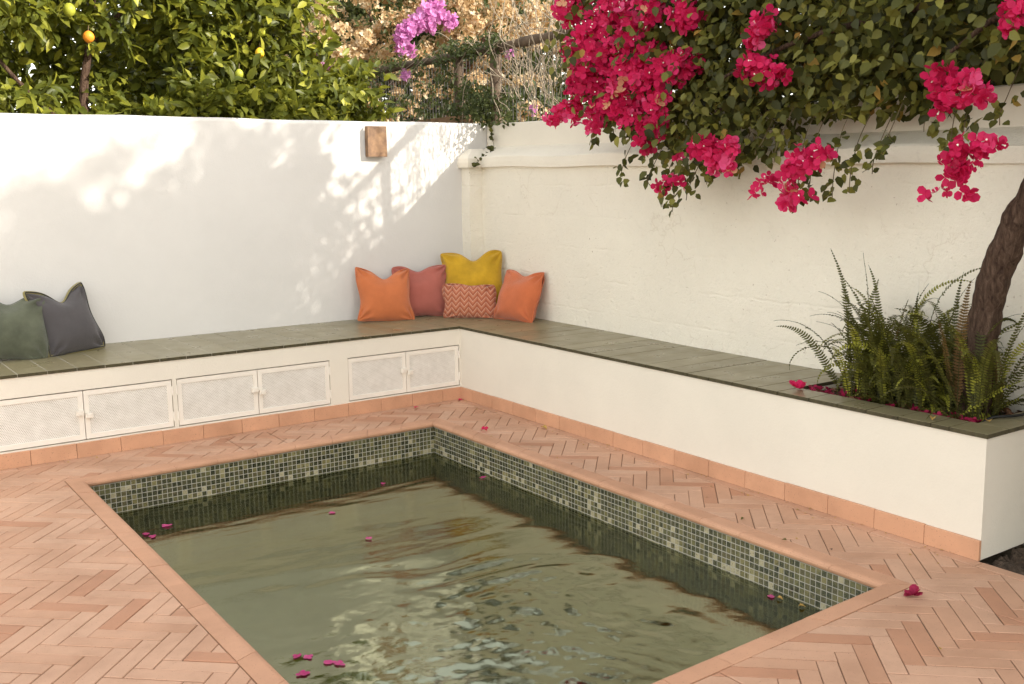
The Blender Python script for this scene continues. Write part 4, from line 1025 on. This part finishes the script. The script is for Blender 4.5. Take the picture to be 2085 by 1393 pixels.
# ------------------------------------------------------------------ citrus trees behind the left wall
def citrus(name, label, base, trunk, limbs, boxes, n, seed, fruits, size=(.075, .125)):
    root = empty(name, base); tag(root, label, 'tree')
    V, F = tube_geo(spline(trunk, 6), [.036*(1-.5*i/(6*len(trunk))) for i in range(6*(len(trunk)-1)+1)], 9); at(root, link('trunk', mesh('trunk', V, F, None, True), root, [M['bark']]))
    for L_ in limbs:
        pts = spline(L_, 6); V, F = tube_geo(pts, [.022*(1-.6*i/len(pts)) for i in range(len(pts))], 7); at(root, link('limb', mesh('limb', V, F, None, True), root, [M['bark']]))
    r_ = np.random.default_rng(seed); P = []; D = []
    tot = sum(b[-1] for b in boxes)
    for (x0, x1, y0, y1, z0, z1, wgt) in boxes:
        k = int(n*wgt/tot/8); c = np.stack([r_.uniform(x0, x1, k), y0+(y1-y0)*r_.beta(.9, 1.2, k), r_.uniform(z0, z1, k)], 1)
        tw = r_.normal(0, 1, (k, 3))+np.array([0, -.6, .2]); tw /= np.linalg.norm(tw, axis=1, keepdims=True)
        s = np.linspace(0, .16, 8); p = c[:, None]+tw[:, None]*s[None, :, None]+r_.normal(0, .018, (k, 8, 3)); P.append(p.reshape(-1, 3))
        D.append((tw[:, None]*.7+r_.normal(0, .55, (k, 8, 3))+np.array([0, -.2, -.15])).reshape(-1, 3))
    P = np.concatenate(P); D = np.concatenate(D); ok = P[:, 1] > D1+.06; ok |= P[:, 2] > 1.98; P, D = P[ok], D[ok]; k = len(P)
    Nn = r_.normal(0, .5, (k, 3))+np.array([.15, -.55, .65])
    leaf_set_at(root, M['citrus'], LEAF_C, P, D, Nn, r_.uniform(*size, k), np.clip(r_.beta(1.6, 2.6, k), 0, 1))
    for (x, y, z, rad, mt, el) in fruits:
        bm = bmesh.new(); bmesh.ops.create_uvsphere(bm, u_segments=14, v_segments=10, radius=rad); me = bpy.data.meshes.new('fruit')
        for v in bm.verts:
            v.co.z *= el
            if abs(v.co.z) > rad*el*.9: v.co.z *= 1.06
        bm.to_mesh(me); bm.free(); me.polygons.foreach_set('use_smooth', [True]*len(me.polygons)); o = link('fruit', me, root, [M[mt]]); o.location = Vector((x, y, z))-Vector(base)
        st_ = MB().tube([(0, 0, rad*el*.95), (.005, 0, rad*el+.035)], .003, 5).build('stalk', M['greentwig'], o)
citrus('orange_tree', 'citrus tree with one orange fruit over the left end of the white wall', (-1.95, 1.6, 0), [(-1.97, 1.6, 0), (-1.96, 1.6, 1.6), (-1.95, 1.6, 2.0), (-1.93, 1.6, 2.2), (-1.885, 1.6, 2.42), (-1.84, 1.6, 2.75), (-1.8, 1.6, 3.2)],
       [[(-2.0, 1.62, 1.8), (-2.2, 1.55, 1.99), (-2.32, 1.5, 2.10), (-2.46, 1.5, 2.27), (-2.7, 1.5, 2.6)], [(-1.9, 1.6, 2.4), (-1.6, 1.7, 2.7), (-1.4, 1.7, 3.0)]],
       [(-3.3, -1.15, 1.30, 2.3, 2.42, 3.7, 5), (-3.2, -1.2, 1.7, 2.5, 1.85, 2.5, 2.6), (-3.0, -1.4, 1.05, 1.4, 1.9, 2.1, .35), (-2.9, -2.2, 1.0, 1.3, 2.45, 2.9, .8)], 9800, 31,
       [(-1.98, 1.22, 2.42, .036, 'orange_fruit', 1.0), (-2.09, 1.2, 2.575, .038, 'green_fruit', 1.1)])
citrus('lemon_tree', 'bushy lemon tree with yellow and green lemons above the middle of the white wall', (-.7, 1.7, 0), [(-.75, 1.75, 0), (-.72, 1.75, 1.6), (-.7, 1.7, 2.3), (-.75, 1.7, 3.0)],
       [[(-.7, 1.7, 2.1), (-1.0, 1.6, 2.4), (-1.2, 1.6, 2.7)], [(-.7, 1.7, 2.0), (-.4, 1.7, 2.3), (-.3, 1.7, 2.6)]],
       [(-1.45, -.25, 1.25, 2.0, 1.88, 3.3, 6), (-.45, .12, 1.25, 1.8, 1.85, 2.15, .8), (-1.4, -.2, 1.02, 1.3, 1.86, 2.1, .9), (-.35, .10, 1.3, 1.8, 2.1, 2.3, .4)], 7600, 33,
       [(-.86, 1.16, 2.375, .032, 'yellow_fruit', 1.1), (-1.02, 1.15, 2.225, .029, 'green_fruit', 1.15), (-1.27, 1.10, 2.025, .029, 'green_fruit', 1.2), (-.80, 1.25, 2.53, .025, 'green_fruit', 1.15)])

# ------------------------------------------------------------------ dried bougainvillea behind the fence
db = empty('bougainvillea', (2, 3.6, 0)); tag(db, 'sprawling bougainvillea covered in dry tan bracts behind the fence', 'bougainvillea')
for P_ in [[(1.9, 3.8, 0), (1.9, 3.8, 1.5), (1.6, 3.8, 2.6), (1.3, 3.7, 3.3)], [(1.95, 3.8, 1.2), (2.4, 3.8, 2.4), (2.9, 3.7, 3.2)]]:
    pts = spline(P_, 6); V, F = tube_geo(pts, [.05*(1-.6*i/len(pts)) for i in range(len(pts))], 8); at(db, link('trunk', mesh('trunk', V, F, None, True), db, [M['bark']]))
r_ = np.random.default_rng(12)
def lumps(n, seed, xr, yr, zr, rad, per, keep=1.0):
    r_ = np.random.default_rng(seed); c = np.stack([r_.uniform(*xr, n), r_.uniform(*yr, n), r_.uniform(*zr, n)], 1)
    d = r_.normal(0, 1, (n, per, 3)); d /= np.linalg.norm(d, axis=2, keepdims=True); d *= r_.random((n, per, 1))**.4
    return (c[:, None]+d*rad*np.array([1.1, .8, .9])).reshape(-1, 3)
P = lumps(400, 14, (.55, 3.7), (3.05, 4.3), (1.75, 3.6), .10, 52); P = P[(P[:, 0] > .62+.10*np.sin(P[:, 2]*6))]; P = P[(P[:, 2] > 2.55) | (P[:, 0] < 2.35) | (np.sin(P[:, 0]*13)+np.sin(P[:, 2]*15) > .8)]; P = P[(P[:, 2] > 2.5) | (np.sin(P[:, 0]*9)+np.sin(P[:, 2]*11+P[:, 0]*3) > -.1)]
n = len(P); Ms = frames(r_.normal(0, 1, (n, 3)), r_.normal(0, .7, (n, 3))+np.array([-.2, -.7, .2]))
me = batch_mesh('dry_bracts', FV, FF, Ms, P-np.array(db.location), r_.uniform(.020, .034, n), np.clip(r_.beta(2, 2, n), 0, 1), False); tag(link('dry_bracts', me, db, [M['drybract']]), kind='stuff')
P = lumps(240, 15, (.5, 3.9), (3.1, 4.5), (1.6, 3.7), .20, 26); n = len(P)
me = batch_mesh('foliage', *LEAF_C, frames(r_.normal(0, .6, (n, 3))+np.array([0, -.2, -.4]), r_.normal(0, .5, (n, 3))+np.array([-.1, -.6, .6])), P-np.array(db.location), r_.uniform(.04, .075, n), r_.random(n)*.8); tag(link('foliage', me, db, [M['hedge']]), kind='stuff')
for k, (x, y, z, rad) in enumerate([(1.52, 3.05, 2.98, .10), (1.62, 3.05, 3.06, .12), (1.74, 3.05, 3.12, .12), (1.40, 3.05, 2.90, .10), (1.36, 3.05, 2.82, .09), (1.70, 3.05, 3.25, .10), (1.9, 3.05, 3.02, .08), (1.45, 3.05, 2.72, .06), (1.66, 3.05, 2.95, .07), (1.33, 3.05, 2.72, .06)]):
    flower_cluster(db, (x, y, z), rad, M['violet'], 500+k, .034, 1.5, whites=False)
for k, (x, y, z, rad) in enumerate([(-.21, 1.5, 2.32, .05), (-.20, 1.5, 2.25, .05), (-.27, 1.5, 2.43, .035), (.18, 2.6, 2.42, .05), (-.35, 1.8, 2.78, .06), (-.55, 1.8, 2.75, .05), (.9, 2.2, 2.4, .04), (2.6, 3.05, 2.75, .05), (2.9, 3.05, 2.2, .05)]):
    flower_cluster(db, (x, y, z), rad, M['violet'], 520+k, .028, 1.1, whites=False)

# ------------------------------------------------------------------ green masses farther back and out of frame
def mass(name, label, c, sx, sy, sz, n, seed, size, mat, cat='hedge'):
    r_ = np.random.default_rng(seed); k = n//10
    cc = np.array(c)+np.stack([r_.uniform(-sx, sx, k), r_.uniform(-sy, sy, k), r_.uniform(-sz, sz, k)], 1)
    P = (cc[:, None]+r_.normal(0, .16, (k, 10, 3))).reshape(-1, 3); n = len(P)
    me = batch_mesh(name, *LEAF_C, frames(r_.normal(0, .7, (n, 3)), r_.normal(0, .6, (n, 3))+np.array([-.2, -.4, .6])), P, r_.uniform(*size, n), r_.random(n))
    return tag(link(name, me, None, [mat]), label, cat, kind='stuff')
mass('hedge', 'deep green shrubs close behind the dry bougainvillea', (1.9, 5.0, 2.0), 2.6, .25, 2.0, 17000, 46, (.12, .19), M['hedge'])
mass('hedge', 'dark green growth in the distance behind the trees', (-.5, 6.2, 2.0), 6.5, .7, 2.0, 34000, 40, (.12, .20), M['hedge'])
mass('hedge', 'low green growth beyond the cream wall', (2.3, -1.6, 1.1), .5, 3.4, 1.0, 5000, 42, (.09, .15), M['hedge'])
mass('hedge', 'leafy growth close behind the cream wall under the magenta flowers', (1.9, -2.9, 2.05), .28, 1.4, .65, 15000, 45, (.08, .13), M['hedge'])
mass('hedge', 'unseen low hedge added behind the cream wall beyond the planter', (1.3, -7.4, .9), .35, 2.6, .8, 6000, 43, (.13, .20), M['hedge'])  # out of frame, put in to block sun from the terrace floor
# unseen building, added towards the sun to shade the terrace and bounce pale light
ho = empty('shade_house', (6.2, -12.6, 0)); tag(ho, 'unseen pale two storey building added on the sun side to shade the terrace', 'shade_house')
ho.rotation_euler = (0, 0, math.atan2(-SUN.x, -SUN.y)*-1)
def hpart(nm, mt, *boxes):
    b = MB()
    for q in boxes: b.box(*q)
    return b.build(nm, mt, ho)
hpart('wall', M['bench'], (-9, 9, -5, -.2, 0, 7.6))
hpart('roof', M['brick'], (-9.4, 9.4, -5.4, .2, 7.605, 7.9))
for k in range(4):
    for z in (1.0, 4.0):
        w_ = hpart('window', M['dark'], (-7.2+4.2*k, -5.8+4.2*k, -.197, -.15, z, z+1.4)); hp = hpart('sill', M['creamcap'], (-7.3+4.2*k, -5.7+4.2*k, -.197, -.05, z-.1, z-.004)); hp.parent = w_

mass('shade_shrub', 'unseen leafy clump added beyond the end of the bench to darken its face', (.55, -5.0, .8), .4, .45, .7, 4000, 44, (.10, .16), M['hedge'], 'shade_shrub')  # out of frame, added to keep light off the bench's end face
# ------------------------------------------------------------------ small things lying about
def bloom(label, loc, s, seed, mat='pink', group='fallen bougainvillea flowers', name='fallen_flower', flat=.5, cnt=2):
    r_ = np.random.default_rng(seed); Vs = []; Fs = []
    for k in range(cnt):
        a = r_.uniform(0, 6.3); ca, sa = math.cos(a), math.sin(a); tl = r_.normal(0, .5)
        off = (r_.normal(0, s*.35), r_.normal(0, s*.35)) if k else (0, 0); b0 = len(Vs)
        for (x, y, z) in FV:
            y2, z2 = y*math.cos(tl)-z*math.sin(tl), y*math.sin(tl)+z*math.cos(tl)
            Vs.append(((x*ca-y2*sa)*s+off[0], (x*sa+y2*ca)*s+off[1], z2*s*flat))
        Fs += [tuple(b0+i for i in f) for f in FF]
    mz = min(v[2] for v in Vs); Vs = [(x, y, z-mz) for x, y, z in Vs]
    o = link(name, mesh(name, Vs, Fs, .25+.6*r_.random()), None, [M[mat]]); o.location = loc; tag(o, label, 'flower' if 'flower' in name else 'leaf', group); return o
bloom('dark magenta flower on the terrace bricks right of the pool corner', (-.607, -3.91, .003), .034, 1, 'wilted', flat=1.0, cnt=3)
bloom('magenta flower on the coping of the far right pool side', (-.428, -.916, .003), .022, 2, flat=.8)
bloom('small magenta flower on the bricks before the cupboard doors', (-.414, -.10, .003), .018, 3)
bloom('magenta scrap in the corner of the skirting', (-.035, -.05, .003), .016, 4)
bloom('magenta flower on the olive rim at the left end of the planter', (.02, -2.866, BH+.002), .036, 5, flat=1.2, cnt=3)
for k, (x, y, s, lab) in enumerate([(-2.429, -.94, .020, 'pink flower floating by the left coping, left of a close pair'), (-2.402, -.998, .024, 'pink flower floating by the left coping, right of a close pair'), (-2.307, -.869, .022, 'red pink petals floating just behind the pair at the left coping'),
                                   (-1.101, -.899, .016, 'pink flower floating near the far pool corner below the dark tiles'), (-1.558, -1.197, .018, 'pink flower floating on the edge of the dark reflection'), (-1.591, -1.669, .018, 'pink flower floating in the middle of the pool'),
                                   (-.60, -1.138, .020, 'pink flower floating against the mosaic of the right pool side'), (-2.382, -2.627, .018, 'pink petals at the near left, first of a floating row'), (-2.353, -2.659, .018, 'pink petals at the near left, second of a floating row'),
                                   (-2.314, -2.737, .018, 'pink petals at the near left, third of a floating row'), (-2.287, -2.776, .020, 'pink petals at the near left, last of a floating row'), (-2.425, -2.763, .022, 'dark red flower floating nearest to the left coping'), (-.625, -3.28, .016, 'faded pink petal floating at the right mosaic beside a yellow leaf')]):
    bloom(lab, (x, y, WZ+.003), s, 20+k, group='flowers floating on the pool', flat=.16, mat='floating')
def leaflet(label, loc, s, seed, mat='deadleaf', grp='fallen leaves'):
    r_ = np.random.default_rng(seed); a = r_.uniform(0, 6.3); V = [(x*math.cos(a)*s-y*math.sin(a)*s, x*math.sin(a)*s+y*math.cos(a)*s, (abs(x)*.6+.12*math.sin(y*5))*s+.004) for x, y, z in LEAF_B[0]]
    o = link('fallen_leaf', mesh('fallen_leaf', V, LEAF_B[1], .5), None, [M[mat]]); o.location = loc; tag(o, label, 'leaf', grp)
leaflet('yellow leaf at the foot of the right skirting', (-.10, -1.05, .002), .05, 1); leaflet('green leaf scrap on the bricks of the right strip', (-.431, -2.96, .002), .022, 2, 'bougleaf'); leaflet('green leaf scrap on the right coping', (-.506, -3.258, .002), .022, 3, 'bougleaf')
leaflet('tiny dark scrap on the bricks near the right pool corner', (-.454, -3.442, .002), .016, 4, 'bark'); leaflet('tiny yellow scrap on the bricks at the lower right', (-.917, -4.211, .002), .02, 5)
leaflet('yellow leaf floating at the right mosaic, left of two', (-.62, -3.31, WZ+.002), .028, 6); leaflet('yellow leaf floating at the right mosaic near the pool corner', (-.62, -3.419, WZ+.002), .03, 7)
leaflet('tan leaf on the olive rim in front of the fern', (-.017, -3.577, BH+.002), .036, 8); leaflet('tan leaf on the olive corner tile of the planter', (.08, -3.76, BH+.002), .038, 9)
# litter in the planter: uncountable
n = 900; r_ = np.random.default_rng(77); y = r_.uniform(HY1+.03, HY0-.02, n); x = bx(y)+.15+(wx(y)-.17-bx(y))*r_.random(n)
P = np.stack([x, y, np.full(n, .466)+r_.uniform(0, .022, n)], 1)
me = batch_mesh('leaf_litter', *LEAF_B, frames(r_.normal(0, 1, (n, 3))*np.array([1, 1, .3]), r_.normal(0, .4, (n, 3))+np.array([0, 0, 1.])), P, r_.uniform(.015, .04, n), r_.random(n))
tag(link('leaf_litter', me, None, [M['deadlitter'] if 'deadlitter' in M else simple('litter', (.17, .085, .045), .9, .5, 60, .2)]), 'brown dead leaves covering the planter soil', 'litter', kind='stuff')
for k, (px, x, y) in enumerate([('left end', .10, -2.90), ('left part', .11, -2.98), ('front edge', .10, -3.08), ('fern foot', .13, -3.17), ('right end', .09, -3.60), ('right corner', .11, -3.66), ('back right', .22, -3.62)]):
    bloom('magenta flower scrap on the planter litter at its '+px, (x, y, .478), .026, 60+k, group='flower scraps in the planter')
n = 130; r_ = np.random.default_rng(91); k = n//2
y = r_.uniform(-3.8, -.05, n); x = bx(y)-SKT-abs(r_.normal(0, .035, n))-.004; sel = r_.random(n) < .35; x[sel] = r_.uniform(-3.3, -.05, sel.sum()); y[sel] = -SKT-.004-abs(r_.normal(0, .05, sel.sum()))
far = r_.random(n) < .22; x[far] = r_.uniform(-.48, -.1, far.sum())-.0; y[far] = r_.uniform(-5.0, -.6, far.sum())
P = np.stack([x, y, np.full(n, .003)], 1)
me = batch_mesh('debris', *LEAF_B, frames(r_.normal(0, 1, (n, 3))*np.array([1, 1, .2]), r_.normal(0, .3, (n, 3))+np.array([0, 0, 1.])), P, r_.uniform(.005, .014, n), r_.random(n))
tag(link('debris', me, None, [M['deadleaf']]), 'tiny dry leaf crumbs scattered along the skirting tiles', 'debris', kind='stuff')
n = 70; r_ = np.random.default_rng(92); y = np.concatenate([r_.uniform(-3.15, HY0-.03, n//2), r_.uniform(HY1+.03, -3.3, n-n//2)]); x = bx(y)+.15+abs(r_.normal(0, .06, n))
P = np.stack([x, y, np.full(n, .482)+r_.uniform(0, .014, n)], 1)
me = batch_mesh('petal_litter', FV, FF, frames(r_.normal(0, 1, (n, 3))*np.array([1, 1, .3]), r_.normal(0, .5, (n, 3))+np.array([0, 0, 1.])), P, r_.uniform(.010, .022, n), r_.uniform(0, .9, n), False)
tag(link('petal_litter', me, None, [M['wilted']]), 'drift of wilted magenta petals on the planter soil', 'petals', kind='stuff')
b = MB(); b.tube(spline([(.11, -3.70, .48), (.16, -3.73, .508), (.24, -3.78, .512), (.36, -3.80, .515), (.47, -3.86, .52), (.6, -4.0, .5)], 6), .006, 7)
o = b.build('cable', M['cable'], None, True); tag(o, 'thin black cable over the rim of the planter at the right', 'cable')
